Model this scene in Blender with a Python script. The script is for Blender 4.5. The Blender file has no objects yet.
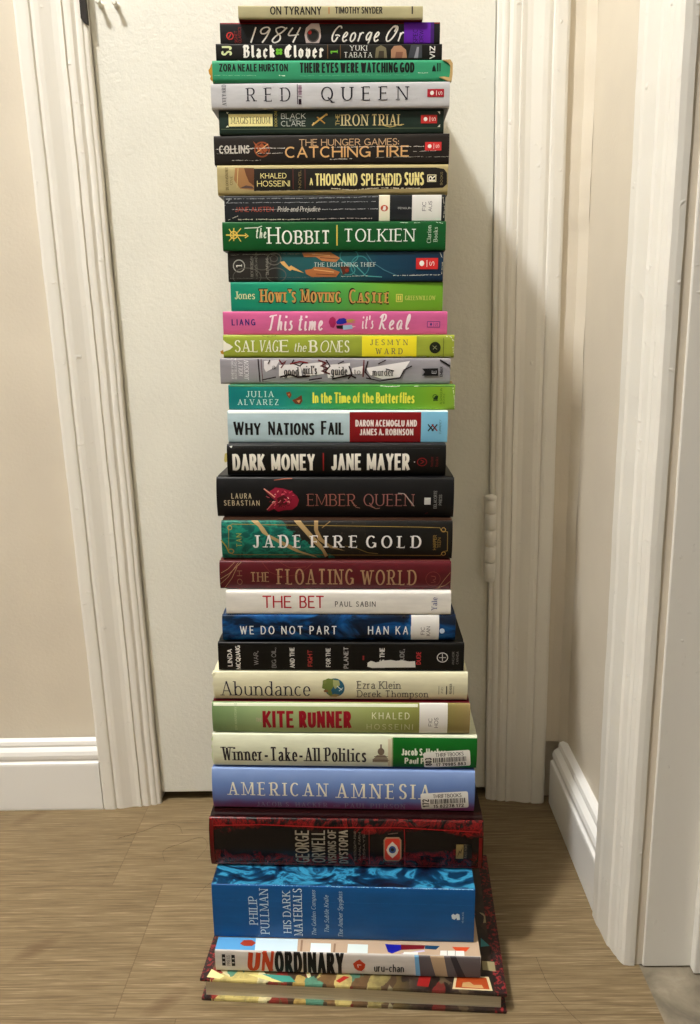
import bpy, bmesh, math, random, re
from mathutils import Matrix, Vector, Euler

SC = bpy.context.scene
COL = SC.collection
random.seed(7)

# ------------------------------------------------------------------ camera, light, exposure
cam_data = bpy.data.cameras.new('camera'); cam = bpy.data.objects.new('camera', cam_data); COL.objects.link(cam)
cam_data.sensor_fit = 'VERTICAL'; cam_data.sensor_height = 36.0; cam_data.lens = 36.0 * 755.1 / 1024.0
cam_data.clip_start = 0.02; cam_data.clip_end = 30
CAM_ROT = Matrix(((0.999503, 0.02271, 0.021872), (0.016215, 0.224683, -0.974297), (-0.027041, 0.974167, 0.224203)))
cam.matrix_world = Matrix.Translation((0.0, -0.962, 0.630)) @ CAM_ROT.to_4x4()
SC.camera = cam

world = bpy.data.worlds.new('world'); SC.world = world; world.use_nodes = True
world.node_tree.nodes['Background'].inputs[0].default_value = (1.0, 0.93, 0.8, 1)
world.node_tree.nodes['Background'].inputs[1].default_value = 0.02

LAMP_POS = (-0.92, -0.95, 2.72)
LAMP_POWER = 243.0
LAMP_COLOR = (1.0, 0.99, 0.972)
lamp_data = bpy.data.lights.new('hall_lamp', 'POINT'); lamp = bpy.data.objects.new('hall_lamp', lamp_data); COL.objects.link(lamp)
lamp_data.energy = LAMP_POWER; lamp_data.color = LAMP_COLOR; lamp_data.shadow_soft_size = 0.085
lamp.location = LAMP_POS

SC.view_settings.view_transform = 'Standard'; SC.view_settings.look = 'None'
SC.view_settings.gamma = 1.0; SC.view_settings.use_curve_mapping = False
SC.view_settings.exposure = 0.0
SC.cycles.use_denoising = True
SC.cycles.max_bounces = 10; SC.cycles.diffuse_bounces = 6

# ------------------------------------------------------------------ helpers
def lin(c):
    return tuple(((v / 255) / 12.92 if v / 255 <= 0.04045 else ((v / 255 + 0.055) / 1.055) ** 2.4) for v in c[:3]) + (1.0,)

def ink(c):
    l = lin(c); y = 0.21 * l[0] + 0.72 * l[1] + 0.07 * l[2]
    k = max(y, 1e-3) ** 0.07
    return tuple(max(0.002, v * k - 0.003) for v in l[:3]) + (1.0,)

_mats = {}
def new_mat(name):
    m = bpy.data.materials.new(name); m.use_nodes = True
    nt = m.node_tree; b = nt.nodes['Principled BSDF']
    return m, nt, b

def flat(c, rough=0.45, spec=0.25):
    k = ('flat', tuple(c), rough, spec)
    if k not in _mats:
        m, nt, b = new_mat('print_%d_%d_%d' % tuple(c[:3]))
        b.inputs['Base Color'].default_value = ink(c); b.inputs['Roughness'].default_value = rough
        b.inputs['Specular IOR Level'].default_value = spec
        _mats[k] = m
    return _mats[k]

def node(nt, kind, **kw):
    n = nt.nodes.new(kind)
    for k, v in kw.items():
        if k.startswith('i_'):
            n.inputs[int(k[2:])].default_value = v
        else:
            setattr(n, k, v)
    return n

def coords(nt, scale=(1, 1, 1), loc=(0, 0, 0)):
    t = node(nt, 'ShaderNodeTexCoord'); mp = node(nt, 'ShaderNodeMapping')
    nt.links.new(t.outputs['Object'], mp.inputs[0])
    mp.inputs['Scale'].default_value = scale; mp.inputs['Location'].default_value = loc
    return mp.outputs[0]

def ramp(nt, fac, stops, interp='LINEAR', conv=lin):
    r = node(nt, 'ShaderNodeValToRGB'); r.color_ramp.interpolation = interp
    while len(r.color_ramp.elements) < len(stops): r.color_ramp.elements.new(0.5)
    for e, (p, c) in zip(r.color_ramp.elements, stops):
        e.position = p; e.color = conv(c)
    nt.links.new(fac, r.inputs[0])
    return r.outputs[0]

def noise(nt, vec, scale, detail=3, rough=0.5, dist=0.0):
    n = node(nt, 'ShaderNodeTexNoise'); n.inputs['Scale'].default_value = scale
    n.inputs['Detail'].default_value = detail; n.inputs['Roughness'].default_value = rough; n.inputs['Distortion'].default_value = dist
    nt.links.new(vec, n.inputs['Vector']); return n.outputs[0]

def mix(nt, fac, a, b):
    m = node(nt, 'ShaderNodeMix', data_type='RGBA')
    for s, v in ((m.inputs[0], fac), (m.inputs[6], a), (m.inputs[7], b)):
        if hasattr(v, 'links') or hasattr(v, 'is_linked'): nt.links.new(v, s)
        else: s.default_value = v
    return m.outputs[2]

def bump(nt, b, h, strength, dist):
    n = node(nt, 'ShaderNodeBump'); n.inputs['Strength'].default_value = strength; n.inputs['Distance'].default_value = dist
    nt.links.new(h, n.inputs['Height']); nt.links.new(n.outputs[0], b.inputs['Normal'])

def paint(name, c, rough, scale, strength, dist=0.0006, spec=0.35, mott=0.04, stretch=(1, 1, 1), lumps=0.0):
    m, nt, b = new_mat(name)
    v = coords(nt, stretch)
    n1 = noise(nt, v, 6, 3)
    c2 = tuple(int(x * (1 - mott)) for x in c)
    nt.links.new(ramp(nt, n1, [(0.35, c2), (0.65, c)]), b.inputs['Base Color'])
    h = noise(nt, v, scale, 4, 0.6)
    if lumps:
        l = noise(nt, coords(nt), 95, 2, 0.5)
        lr = ramp(nt, l, [(0.68, (0, 0, 0)), (0.78, (255, 255, 255))])
        a = node(nt, 'ShaderNodeMath', operation='MULTIPLY_ADD'); nt.links.new(lr, a.inputs[0]); a.inputs[1].default_value = lumps; nt.links.new(h, a.inputs[2])
        h = a.outputs[0]
    bump(nt, b, h, strength, dist)
    b.inputs['Roughness'].default_value = rough; b.inputs['Specular IOR Level'].default_value = spec
    return m

def link(name, me, mats, parent=None, **props):
    o = bpy.data.objects.new(name, me); COL.objects.link(o)
    for m in (mats if isinstance(mats, (list, tuple)) else [mats]): me.materials.append(m)
    if parent: o.parent = parent
    for k, v in props.items(): o[k] = v
    return o

def bm_obj(name, bm, mats, parent=None, **props):
    me = bpy.data.meshes.new(name); bm.to_mesh(me); bm.free()
    return link(name, me, mats, parent, **props)

def box(bm, x0, x1, y0, y1, z0, z1, mi=0, bev=0.0):
    r = bmesh.ops.create_cube(bm, size=1.0)
    vs = r['verts']
    for v in vs:
        v.co = Vector(((x0 + x1) / 2 + v.co.x * (x1 - x0), (y0 + y1) / 2 + v.co.y * (y1 - y0), (z0 + z1) / 2 + v.co.z * (z1 - z0)))
    fs = list({f for v in vs for f in v.link_faces})
    for f in fs: f.material_index = mi
    if bev:
        es = list({e for v in vs for e in v.link_edges})
        rb = bmesh.ops.bevel(bm, geom=es, offset=bev, segments=2, affect='EDGES', profile=0.5)
        for f in rb['faces']: f.material_index = mi
    return fs

def prism(bm, prof, axis, a0, a1, mi=0, smooth=False, cuts=1, warp=None):
    """closed 2D profile swept along an axis ('x' or 'z' or 'y'); profile points map to the two other axes"""
    def P(p, t):
        q = {'x': (t, p[0], p[1]), 'y': (p[0], t, p[1]), 'z': (p[0], p[1], t)}[axis]
        return Vector(warp(q) if warp else q)
    rings = []
    for k in range(cuts + 1):
        t = a0 + (a1 - a0) * k / cuts
        rings.append([bm.verts.new(P(p, t)) for p in prof])
    n = len(prof)
    for r0, r1 in zip(rings, rings[1:]):
        for i in range(n):
            f = bm.faces.new((r0[i], r0[(i + 1) % n], r1[(i + 1) % n], r1[i])); f.material_index = mi; f.smooth = smooth
    for r in (rings[0], rings[-1]):
        try:
            f = bm.faces.new([bm.verts.new(v.co) for v in r]); f.material_index = mi
        except Exception: pass
    bmesh.ops.recalc_face_normals(bm, faces=bm.faces[:])

# ------------------------------------------------------------------ setting
M_wall = paint('wall_paint_cream', (213, 204, 187), 0.7, 260, 0.45, 0.0008, 0.25)
M_door = paint('door_paint_white', (223, 222, 212), 0.5, 210, 0.7, 0.0011, 0.35)
M_trim = paint('trim_paint_white', (228, 225, 217), 0.42, 60, 0.5, 0.0009, 0.4, 0.03, (1, 1, 0.12), 1.4)
M_base = paint('baseboard_paint_white', (232, 231, 228), 0.35, 50, 0.12, 0.0005, 0.45, 0.02)
M_ceil = paint('ceiling_paint', (196, 193, 186), 0.85, 200, 0.2)
M_hall = paint('hall_wall_paint', (130, 127, 120), 0.8, 420, 0.2)
M_dark = flat((12, 11, 10), 0.9, 0.1)

def wood():
    m, nt, b = new_mat('vinyl_oak_planks')
    tc = node(nt, 'ShaderNodeTexCoord'); sx = node(nt, 'ShaderNodeSeparateXYZ'); nt.links.new(tc.outputs['Object'], sx.inputs[0])
    def math_(op, a, b_=None, c=None):
        n = node(nt, 'ShaderNodeMath', operation=op)
        for i, v in enumerate((a, b_, c)):
            if v is None: continue
            if hasattr(v, 'is_linked'): nt.links.new(v, n.inputs[i])
            else: n.inputs[i].default_value = v
        return n.outputs[0]
    PW, PL = 0.183, 1.22
    row = math_('FLOOR', math_('DIVIDE', math_('ADD', sx.outputs[1], 0.186 + 0.183 * 20), PW))     # row edges at y=-0.186, -0.369 ...
    rowv = math_('FRACT', math_('DIVIDE', math_('ADD', sx.outputs[1], 0.186 + 0.183 * 20), PW))
    off = math_('MULTIPLY', row, 0.0605)
    xs = math_('ADD', sx.outputs[0], off)                                                           # joint x shifts per row
    px = math_('DIVIDE', math_('ADD', xs, 0.3143 - 0.0605 * 20 + 1.22 * 4), PL)
    pid = math_('FLOOR', px); pv = math_('FRACT', px)
    comb = node(nt, 'ShaderNodeCombineXYZ')
    nt.links.new(math_('ADD', sx.outputs[0], math_('MULTIPLY', pid, 3.17)), comb.inputs[0])
    nt.links.new(math_('ADD', sx.outputs[1], math_('MULTIPLY', row, 1.73)), comb.inputs[1])
    nt.links.new(math_('MULTIPLY', row, 0.37), comb.inputs[2])
    mp = node(nt, 'ShaderNodeMapping'); mp.inputs['Scale'].default_value = (3.0, 26, 1); nt.links.new(comb.outputs[0], mp.inputs[0])
    g1 = noise(nt, mp.outputs[0], 2.4, 7, 0.66, 1.2)
    mp2 = node(nt, 'ShaderNodeMapping'); mp2.inputs['Scale'].default_value = (10, 460, 1); nt.links.new(comb.outputs[0], mp2.inputs[0])
    g2 = noise(nt, mp2.outputs[0], 1.5, 4, 0.68, 0.3)
    c1 = ramp(nt, g1, [(0.3, (90, 74, 50)), (0.5, (112, 95, 68)), (0.7, (126, 109, 81))])
    c2 = ramp(nt, g2, [(0.34, (76, 61, 40)), (0.46, (107, 90, 63)), (0.57, (124, 107, 79)), (0.66, (164, 147, 118))])
    col = mix(nt, 0.6, c1, c2)
    # knots
    kd = None
    for (kx, ky, kr) in ((-0.366, -0.284, 0.03), (-0.209, -0.352, 0.028), (-0.47, -0.05, 0.03), (0.9, -0.6, 0.03)):
        vm = node(nt, 'ShaderNodeVectorMath', operation='SUBTRACT'); nt.links.new(tc.outputs['Object'], vm.inputs[0]); vm.inputs[1].default_value = (kx, ky, 0)
        rt = node(nt, 'ShaderNodeVectorRotate', rotation_type='Z_AXIS'); rt.inputs['Angle'].default_value = -0.75; nt.links.new(vm.outputs[0], rt.inputs['Vector'])
        ms = node(nt, 'ShaderNodeVectorMath', operation='MULTIPLY'); nt.links.new(rt.outputs[0], ms.inputs[0]); ms.inputs[1].default_value = (1, 2.6, 1)
        ln = node(nt, 'ShaderNodeVectorMath', operation='LENGTH'); nt.links.new(ms.outputs[0], ln.inputs[0])
        d = math_('SUBTRACT', 1.0, math_('DIVIDE', ln.outputs['Value'], kr)); d = math_('MAXIMUM', d, 0.0)
        kd = d if kd is None else math_('MAXIMUM', kd, d)
    kn = math_('MULTIPLY', math_('POWER', kd, 0.7), math_('MULTIPLY', math_('SUBTRACT', noise(nt, mp2.outputs[0], 2.6, 4, 0.7, 1.0), 0.28), 2.6)); kn = math_('MAXIMUM', math_('MINIMUM', kn, 0.7), 0.0)
    col = mix(nt, kn, col, lin((78, 56, 34)))
    tone = node(nt, 'ShaderNodeTexWhiteNoise', noise_dimensions='2D'); cc = node(nt, 'ShaderNodeCombineXYZ'); nt.links.new(row, cc.inputs[0]); nt.links.new(pid, cc.inputs[1]); nt.links.new(cc.outputs[0], tone.inputs['Vector'])
    hs = node(nt, 'ShaderNodeHueSaturation'); nt.links.new(col, hs.inputs['Color']); nt.links.new(math_('MULTIPLY_ADD', tone.outputs[0], 0.14, 0.93), hs.inputs['Value'])
    # plank seams
    e1 = math_('LESS_THAN', math_('MINIMUM', rowv, math_('SUBTRACT', 1.0, rowv)), 0.0035)
    e2 = math_('LESS_THAN', math_('MINIMUM', pv, math_('SUBTRACT', 1.0, pv)), 0.0005)
    seam = math_('MAXIMUM', e1, e2)
    col = mix(nt, math_('MULTIPLY', seam, 0.45), hs.outputs[0], lin((80, 60, 38)))
    nt.links.new(col, b.inputs['Base Color'])
    h = math_('SUBTRACT', math_('MULTIPLY', g2, 0.5), seam)
    bump(nt, b, h, 0.25, 0.0005)
    b.inputs['Roughness'].default_value = 0.5; b.inputs['Specular IOR Level'].default_value = 0.35
    return m
M_wood = wood()
def stone():
    m, nt, b = new_mat('grey_stone_tile')
    v = coords(nt); n = noise(nt, v, 28, 5, 0.6, 0.4)
    nt.links.new(ramp(nt, n, [(0.3, (92, 84, 70)), (0.6, (132, 122, 104)), (0.75, (150, 142, 126))]), b.inputs['Base Color'])
    bump(nt, b, n, 0.2, 0.001); b.inputs['Roughness'].default_value = 0.6
    return m
M_tile = stone()

XR = 0.262         # face of the right wall
YW = -0.018        # face of the door wall
def structure(name, bm, m, **kw): return bm_obj(name, bm, m, None, kind='structure', **kw)

bm = bmesh.new(); box(bm, -2.3, 0.267, -3.0, 0.03, -0.05, 0.0); structure('floor', bm, M_wood)
bm = bmesh.new(); box(bm, 0.267, 1.3, -3.0, 0.5, -0.05, -0.0015); structure('floor_threshold', bm, M_tile)
bm = bmesh.new(); box(bm, -2.3, 1.3, -3.0, 0.5, 2.86, 2.94); structure('ceiling', bm, M_ceil)
bm = bmesh.new(); box(bm, -2.3, -0.3015, YW, 0.12, 0, 2.86); box(bm, 0.1615, XR + 0.02, YW, 0.12, 0, 2.86); box(bm, -0.3015, 0.1615, YW, 0.12, 2.04, 2.86)
structure('wall_back', bm, M_wall)
bm = bmesh.new(); box(bm, XR, XR + 0.13, -0.3105, YW, 0, 2.86); box(bm, XR, XR + 0.13, -3.0, -1.16, 0, 2.86); box(bm, XR, XR + 0.13, -1.16, -0.3105, 2.06, 2.86)
structure('wall_right', bm, M_wall)
bm = bmesh.new(); box(bm, -2.4, -2.3, -3.0, 0.5, 0, 2.86); structure('wall_left', bm, M_hall)
bm = bmesh.new(); box(bm, -2.3, 1.3, -3.1, -3.0, 0, 2.86); structure('wall_front', bm, M_hall)
bm = bmesh.new(); box(bm, 1.2, 1.3, -3.0, 0.5, 0, 2.86); structure('wall_right_far', bm, M_hall)
bm = bmesh.new(); box(bm, -0.6, 0.5, 0.42, 0.5, 0, 2.86); structure('wall_closet', bm, M_dark)

# door casings: profile runs from the outer edge (d=0) to the inner edge (d=78 mm)
CAS = [(0, 0), (0, 15), (1.2, 17.2), (4, 18.4), (14, 18.6), (17.2, 18.0), (18.6, 15.6), (20.2, 16.2), (23, 17), (28, 16.4), (34, 14.4), (40, 12.6), (46, 12.2), (50, 13.0), (51.8, 13.2),
       (52.6, 10.8), (54.2, 11.2), (58, 12), (61.5, 11.6), (63.6, 9.6), (65, 8.6), (66.4, 9.4), (69, 9.8), (71.6, 9.2), (73.2, 7.6), (74.6, 7.4), (76.6, 7.0), (78, 5.6), (78, 0)]
CAS3 = [(0, 0), (0, 15), (1.5, 17.4), (5, 18.6), (20, 18.6), (24, 17.9), (26, 17.6), (40, 17.0), (50, 16.4), (53, 15.0), (55, 14.6), (62, 13.6), (66, 12.2), (68, 12.2), (74, 10.6), (77, 8.6), (78, 5.0), (78, 0)]
def wob(k, amp):
    def f(q):
        x, y, z = q
        s = math.sin(z * 31 + k) * 0.5 + math.sin(z * 83 + 2 * k) * 0.3 + math.sin(z * 177 + 3 * k) * 0.2
        return (x + s * amp, y + s * amp * 0.6, z)
    return f
bm = bmesh.new(); prism(bm, [(-0.376 + d / 1000, YW - t / 1000) for d, t in CAS], 'z', 0, 2.1, cuts=160, warp=wob(1, 0.00035))
trim1 = structure('trim_1', bm, M_trim)
bm = bmesh.new(); prism(bm, [(0.2350 - d / 1000, YW - t / 1000) for d, t in CAS], 'z', 0, 2.1, cuts=160, warp=wob(2, 0.00035)); structure('trim_2', bm, M_trim)
bm = bmesh.new(); prism(bm, [(XR - (7 + (t - 6) * 1.2 if t > 6 else t) / 1000, -0.238 - d / 1000 * 0.95) for d, t in CAS3], 'z', 0, 2.1, cuts=160, warp=wob(3, 0.0005)); structure('trim_3', bm, M_trim)
# narrow filler strip in the corner beside the right casing
bm = bmesh.new(); prism(bm, [(0.2345, YW), (0.2350, YW - 0.012), (0.242, YW - 0.011), (0.253, YW - 0.0125), (0.2618, YW - 0.025), (0.2625, YW)], 'z', 0.09, 2.1, cuts=120, warp=wob(5, 0.0011)); structure('trim_4', bm, M_wall)
# jamb and stop of the doorway on the right wall
bm = bmesh.new(); box(bm, XR + 0.008, XR + 0.13, -0.3135, -0.3100, 0, 2.06, 0, 0.0012); box(bm, XR + 0.055, XR + 0.100, -0.3235, -0.3135, 0, 2.06, 0, 0.0015)
structure('trim_5', bm, M_trim)
# jambs of the closet door
bm = bmesh.new(); box(bm, -0.3015, -0.2995, YW + 0.001, 0.11, 0, 2.04); box(bm, 0.1595, 0.1615, YW + 0.001, 0.11, 0, 2.04); box(bm, -0.2995, -0.287, 0.02, 0.045, 0, 2.04); box(bm, 0.147, 0.1595, 0.02, 0.045, 0, 2.04)
structure('trim_6', bm, M_trim)

# baseboards (profile: thickness out of the wall, height)
BB = [(0, 0), (14, 0), (14.5, 2), (14.5, 66), (14, 69), (12.2, 70.5), (11.6, 72), (12.6, 75), (12.8, 80), (11.4, 85), (8.6, 88.5), (7.2, 90), (7.6, 93), (6.4, 97.6), (3.4, 99.6), (0, 100)]
bm = bmesh.new(); prism(bm, [(YW - t / 1000 - 0.004, h / 1000 * 1.035) for t, h in BB], 'x', -2.3, -0.3755, cuts=1); structure('baseboard_left', bm, M_base)
bm = bmesh.new(); prism(bm, [(XR - t * 1.45 / 1000, h / 1000 * 0.945) for t, h in BB], 'y', -0.2385, -0.0365, cuts=1); structure('baseboard_right', bm, M_base)

# door slab with its painted hinge and two painted-over screws
bm = bmesh.new(); box(bm, -0.2980, 0.1570, -0.0165, 0.0185, 0.0128, 2.03, 0, 0.0012)
door = structure('door_1', bm, M_door)
def lathe(bm, prof, cx, cy, seg=24, mi=0, smooth=True):
    rings = []
    for r, z in prof:
        rings.append([bm.verts.new((cx + r * math.cos(2 * math.pi * i / seg), cy + r * math.sin(2 * math.pi * i / seg), z)) for i in range(seg)])
    for a, b_ in zip(rings, rings[1:]):
        for i in range(seg):
            f = bm.faces.new((a[i], a[(i + 1) % seg], b_[(i + 1) % seg], b_[i])); f.smooth = smooth; f.material_index = mi
    for r in (rings[0], rings[-1]):
        bm.faces.new([bm.verts.new(v.co) for v in r]).material_index = mi
    bmesh.ops.recalc_face_normals(bm, faces=bm.faces[:])
HX, HY = 0.1572, -0.0262
bm = bmesh.new(); box(bm, 0.148, 0.1565, -0.0173, -0.0160, 0.322, 0.430, 0, 0.0004); box(bm, 0.1515, 0.1565, HY + 0.003, -0.0165, 0.322, 0.430)
hinge = bm_obj('hinge', bm, M_trim, door, label='cream-painted butt hinge')
zk = [0.3225, 0.3440, 0.3655, 0.3870, 0.4085, 0.4260]
for i in range(5):
    bm = bmesh.new(); lathe(bm, [(0.0063, zk[i] + 0.0002), (0.0069, zk[i] + 0.0006), (0.0069, zk[i + 1] - 0.0006), (0.0063, zk[i + 1] - 0.0002)], HX, HY)
    bm_obj('knuckle', bm, M_trim, hinge)
bm = bmesh.new(); lathe(bm, [(0.0058, 0.4256), (0.0074, 0.4266), (0.0076, 0.4300), (0.0066, 0.4318), (0.0030, 0.4330)], HX, HY); bm_obj('pin_cap', bm, M_trim, hinge)
bm = bmesh.new(); lathe(bm, [(0.0035, 0.3178), (0.0058, 0.3192), (0.0064, 0.3214), (0.0058, 0.3226)], HX, HY); bm_obj('pin_tip', bm, M_trim, hinge)
for sx, sz, ln_ in ((-0.2839, 1.0003, 0.012), (-0.2659, 0.9990, 0.011)):
    bm = bmesh.new(); lathe(bm, [(0.0042, 0), (0.0030, 0.001), (0.0022, 0.002), (0.0020, ln_ - 0.003), (0.0030, ln_ - 0.0022), (0.0030, ln_ - 0.0006), (0.002, ln_)], 0, 0, 14)
    bmesh.ops.transform(bm, matrix=Matrix.Translation((sx, -0.0163, sz)) @ Matrix.Rotation(math.radians(90), 4, 'X'), verts=bm.verts)
    bm_obj('screw', bm, M_door, door, label='painted-over screw sticking out of the door')
# solid dark half-disc painting the shaded hole of a mortise in the left casing
bm = bmesh.new()
pts = [(0.0, 0.0)] + [(-0.0115 * math.cos(a), 0.03 * math.sin(a)) for a in [i * math.pi / 24 for i in range(-12, 13)]]
prism(bm, [(-0.2976 + p[0], 1.008 + p[1]) for p in pts[1:]], 'y', YW - 0.0092, YW - 0.004)
bm_obj('latch_hole_shade', bm, flat((40, 34, 28), 0.6), trim1, label='dark half-disc painted as the shaded hole of an old latch')

# ------------------------------------------------------------------ lettering: skeleton letters given a pen width
GLYPH = {
'A': (72, 't 0,0 36,100|36,100 72,0|14,34 58,34'), 'B': (60, '0,0 0,100|0,100 30,100 (30,76,24,24,90,-90) 0,52|0,52 32,52 (32,26,28,26,90,-90) 0,0'),
'C': (72, '(40,50,40,50,48,312)'), 'D': (72, '0,0 0,100|0,100 28,100 (28,50,44,50,90,-90) 0,0'), 'E': (54, '0,0 0,100|0,100 52,100|0,52 44,52|0,0 54,0'),
'F': (52, '0,0 0,100|0,100 52,100|0,50 43,50'), 'G': (76, '(40,50,40,50,46,346)|76,4 76,42|50,42 76,42'), 'H': (72, '0,0 0,100|72,0 72,100|0,52 72,52'),
'I': (1, '0,0 0,100'), 'J': (40, '40,100 40,26 (20,24,20,24,0,-170)'), 'K': (66, '0,0 0,100|t 62,100 0,40|20,58 66,0'), 'L': (52, '0,0 0,100|0,0 52,0'),
'M': (92, 't 0,0 0,100|t 2,100 46,10|t 46,10 90,100|92,0 92,100'), 'N': (74, 't 0,0 0,100|0,100 74,0|t 74,0 74,100'), 'O': (84, '(42,50,42,50,0,360)'),
'P': (58, '0,0 0,100|0,100 30,100 (30,73,28,27,90,-90) 0,46'), 'Q': (84, '(42,50,42,50,0,360)|48,24 86,-16'), 'R': (64, '0,0 0,100|0,100 30,100 (30,74,28,26,90,-90) 0,48|28,48 64,0'),
'S': (50, '~50,84 40,97 25,100 8,94 0,76 9,60 25,52 42,42 50,25 42,7 25,0 8,3 -2,17'), 'T': (66, '33,0 33,100|0,100 66,100'), 'U': (70, '0,100 0,34 (35,34,35,34,180,360) 70,100'),
'V': (70, '0,100 35,0|t 35,0 70,100'), 'W': (104, '0,100 26,0|t 26,0 52,94|52,94 78,0|t 78,0 104,100'), 'X': (68, '0,100 68,0|t 0,0 68,100'), 'Y': (68, '0,100 34,46|t 34,46 68,100|34,0 34,46'),
'Z': (62, '0,100 62,100|62,100 0,0|0,0 62,0'),
'a': (46, '~4,54 14,63 26,66 38,62 44,48 44,0|~44,40 26,38 8,30 2,17 7,4 20,0 36,6 44,18'), 'b': (52, '0,0 0,100|(25,33,27,33,0,360)'), 'c': (46, '(26,33,26,33,46,314)'),
'd': (52, '52,0 52,100|(27,33,27,33,0,360)'), 'e': (50, '1,36 49,36 (26,36,24,30,0,180) (26,33,25,33,180,322)'), 'f': (32, '12,0 12,78 (30,78,18,22,180,70)|0,64 28,64'),
'g': (52, '(26,36,26,30,0,360)|52,66 52,-8 (27,-8,25,20,0,-150)'), 'h': (50, '0,0 0,100|0,40 (25,40,25,26,180,0) 50,0'), 'i': (1, '0,0 0,66|d 0,86 0,98'), 'j': (12, '12,66 12,-14 (0,-14,12,14,0,-120)|d 12,86 12,98'),
'k': (48, '0,0 0,100|t 46,66 0,26|16,40 48,0'), 'l': (1, '0,0 0,100'), 'm': (82, '0,0 0,66|0,42 (20,42,20,24,180,0) 41,0|41,42 (61,42,20,24,180,0) 82,0'), 'n': (50, '0,0 0,66|0,40 (25,40,25,26,180,0) 50,0'),
'o': (54, '(27,33,27,33,0,360)'), 'p': (52, '0,-30 0,66|(25,33,27,33,0,360)'), 'q': (52, '52,-30 52,66|(27,33,27,33,0,360)'), 'r': (32, '0,0 0,66|0,40 (20,40,20,26,180,55)'),
's': (40, '~38,54 30,64 20,66 8,62 3,50 10,39 20,34 33,27 38,16 32,4 20,0 7,3 1,12'), 't': (30, '11,92 11,16 (25,16,14,16,180,290)|0,66 28,66'), 'u': (50, '0,66 0,24 (25,24,25,24,180,360) 50,66|50,0 50,66'),
'v': (50, '0,66 25,0|t 25,0 50,66'), 'w': (78, '0,66 20,0|t 20,0 39,62|39,62 58,0|t 58,0 78,66'), 'x': (48, '0,66 48,0|t 0,0 48,66'), 'y': (50, '0,66 26,0|t 50,66 16,-30'), 'z': (44, '0,66 44,66|44,66 0,0|0,0 44,0'),
'0': (56, '(28,50,28,50,0,360)'), '1': (26, '18,0 18,100|0,82 18,100'), '2': (54, '~2,76 8,94 28,100 48,92 51,74 40,52 18,26 0,0|0,0 54,0'), '3': (52, '~4,86 14,98 28,100 44,92 47,76 40,60 24,54|~24,54 44,46 51,28 44,8 26,0 10,3 1,16'),
'4': (58, '42,0 42,100|42,100 0,30|0,30 58,30'), '5': (52, '8,100 48,100|8,100 4,54|~4,54 22,60 42,54 51,34 44,8 24,0 8,4 0,14'), '6': (54, '~46,94 32,100 14,88 3,58 1,32|(27,31,26,31,0,360)'), '7': (52, '0,100 52,100|52,100 18,0'),
'8': (54, '(27,76,22,24,0,360)|(27,27,27,27,0,360)'), '9': (54, '~8,6 22,0 40,12 51,42 53,68|(27,69,26,31,0,360)'),
':': (2, 'd 0,8 0,18|d 0,54 0,64'), '.': (2, 'd 0,0 0,10'), ',': (6, '4,10 0,-16'), "'": (2, '1,100 0,72'), '-': (46, 'd 0,36 46,36'), '#': (56, '16,0 22,100|38,0 44,100|2,34 54,34|4,66 56,66'), '&': (70, '~66,0 20,62 14,82 28,100 44,84 34,64 8,38 2,18 16,0 40,4 62,46'), ' ': (30, ''),
}
# handwritten letters (drawn slanted by the style)
HAND = dict(GLYPH)
HAND.update({
'1': (14, '~8,100 7,60 4,0'), '9': (50, '~46,84 34,98 14,94 4,76 12,58 32,60 46,84 40,40 26,0'), '8': (54, '~50,92 30,100 8,88 16,64 36,42 38,14 18,0 4,14 16,42 40,66 58,96'), '4': (56, '~14,96 2,50 24,46 52,52|~50,98 42,50 34,0'),
'G': (66, '~62,84 54,98 34,96 10,66 2,30 14,4 34,4 48,30|~24,40 46,42 64,34'), 'O': (80, '~56,62 62,86 54,100 34,92 10,60 2,24 14,2 36,6 60,34 76,76 66,98 44,92'), 'T': (70, '~6,86 24,94 50,96 82,100|~40,94 36,60 26,12 18,0 12,6'),
'R': (66, '~26,98 18,50 8,0|~2,78 24,100 48,98 52,78 40,60 18,52 34,32 46,8 66,2'), 'h': (44, '~18,100 10,50 4,0 14,40 30,54 36,42 34,10 42,0'), 'e': (40, '~4,24 24,34 32,50 20,60 6,42 4,16 18,0 40,12'), 't': (34, '~20,96 12,40 10,6 20,0 30,8|~-4,66 16,68 36,72'), 'l': (30, '~4,20 26,70 22,100 10,80 6,30 12,2 30,10'),
'r': (38, '~6,56 8,30 4,0|~6,34 20,56 36,54'), 'a': (50, '~40,52 22,60 4,36 8,4 24,4 38,46 36,10 50,4'), 'o': (44, '~24,58 6,44 4,14 20,0 38,18 36,46 22,58'), 'g': (46, '~40,52 20,58 4,34 12,10 30,20 40,54 32,-10 14,-32 0,-20'), 'n': (48, '~6,58 8,30 2,0 16,42 32,56 36,36 34,6 48,6'), 's': (34, '~28,56 14,58 12,42 26,28 24,8 8,0 0,8'), 'i': (16, '~6,58 4,20 8,0 18,8|d 8,84 9,92'), 'm': (70, '~6,58 8,30 2,0 14,42 28,56 32,30 30,4 44,44 58,54 58,20 60,2 70,8'),
})
HAND[' '] = (26, '')
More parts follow.
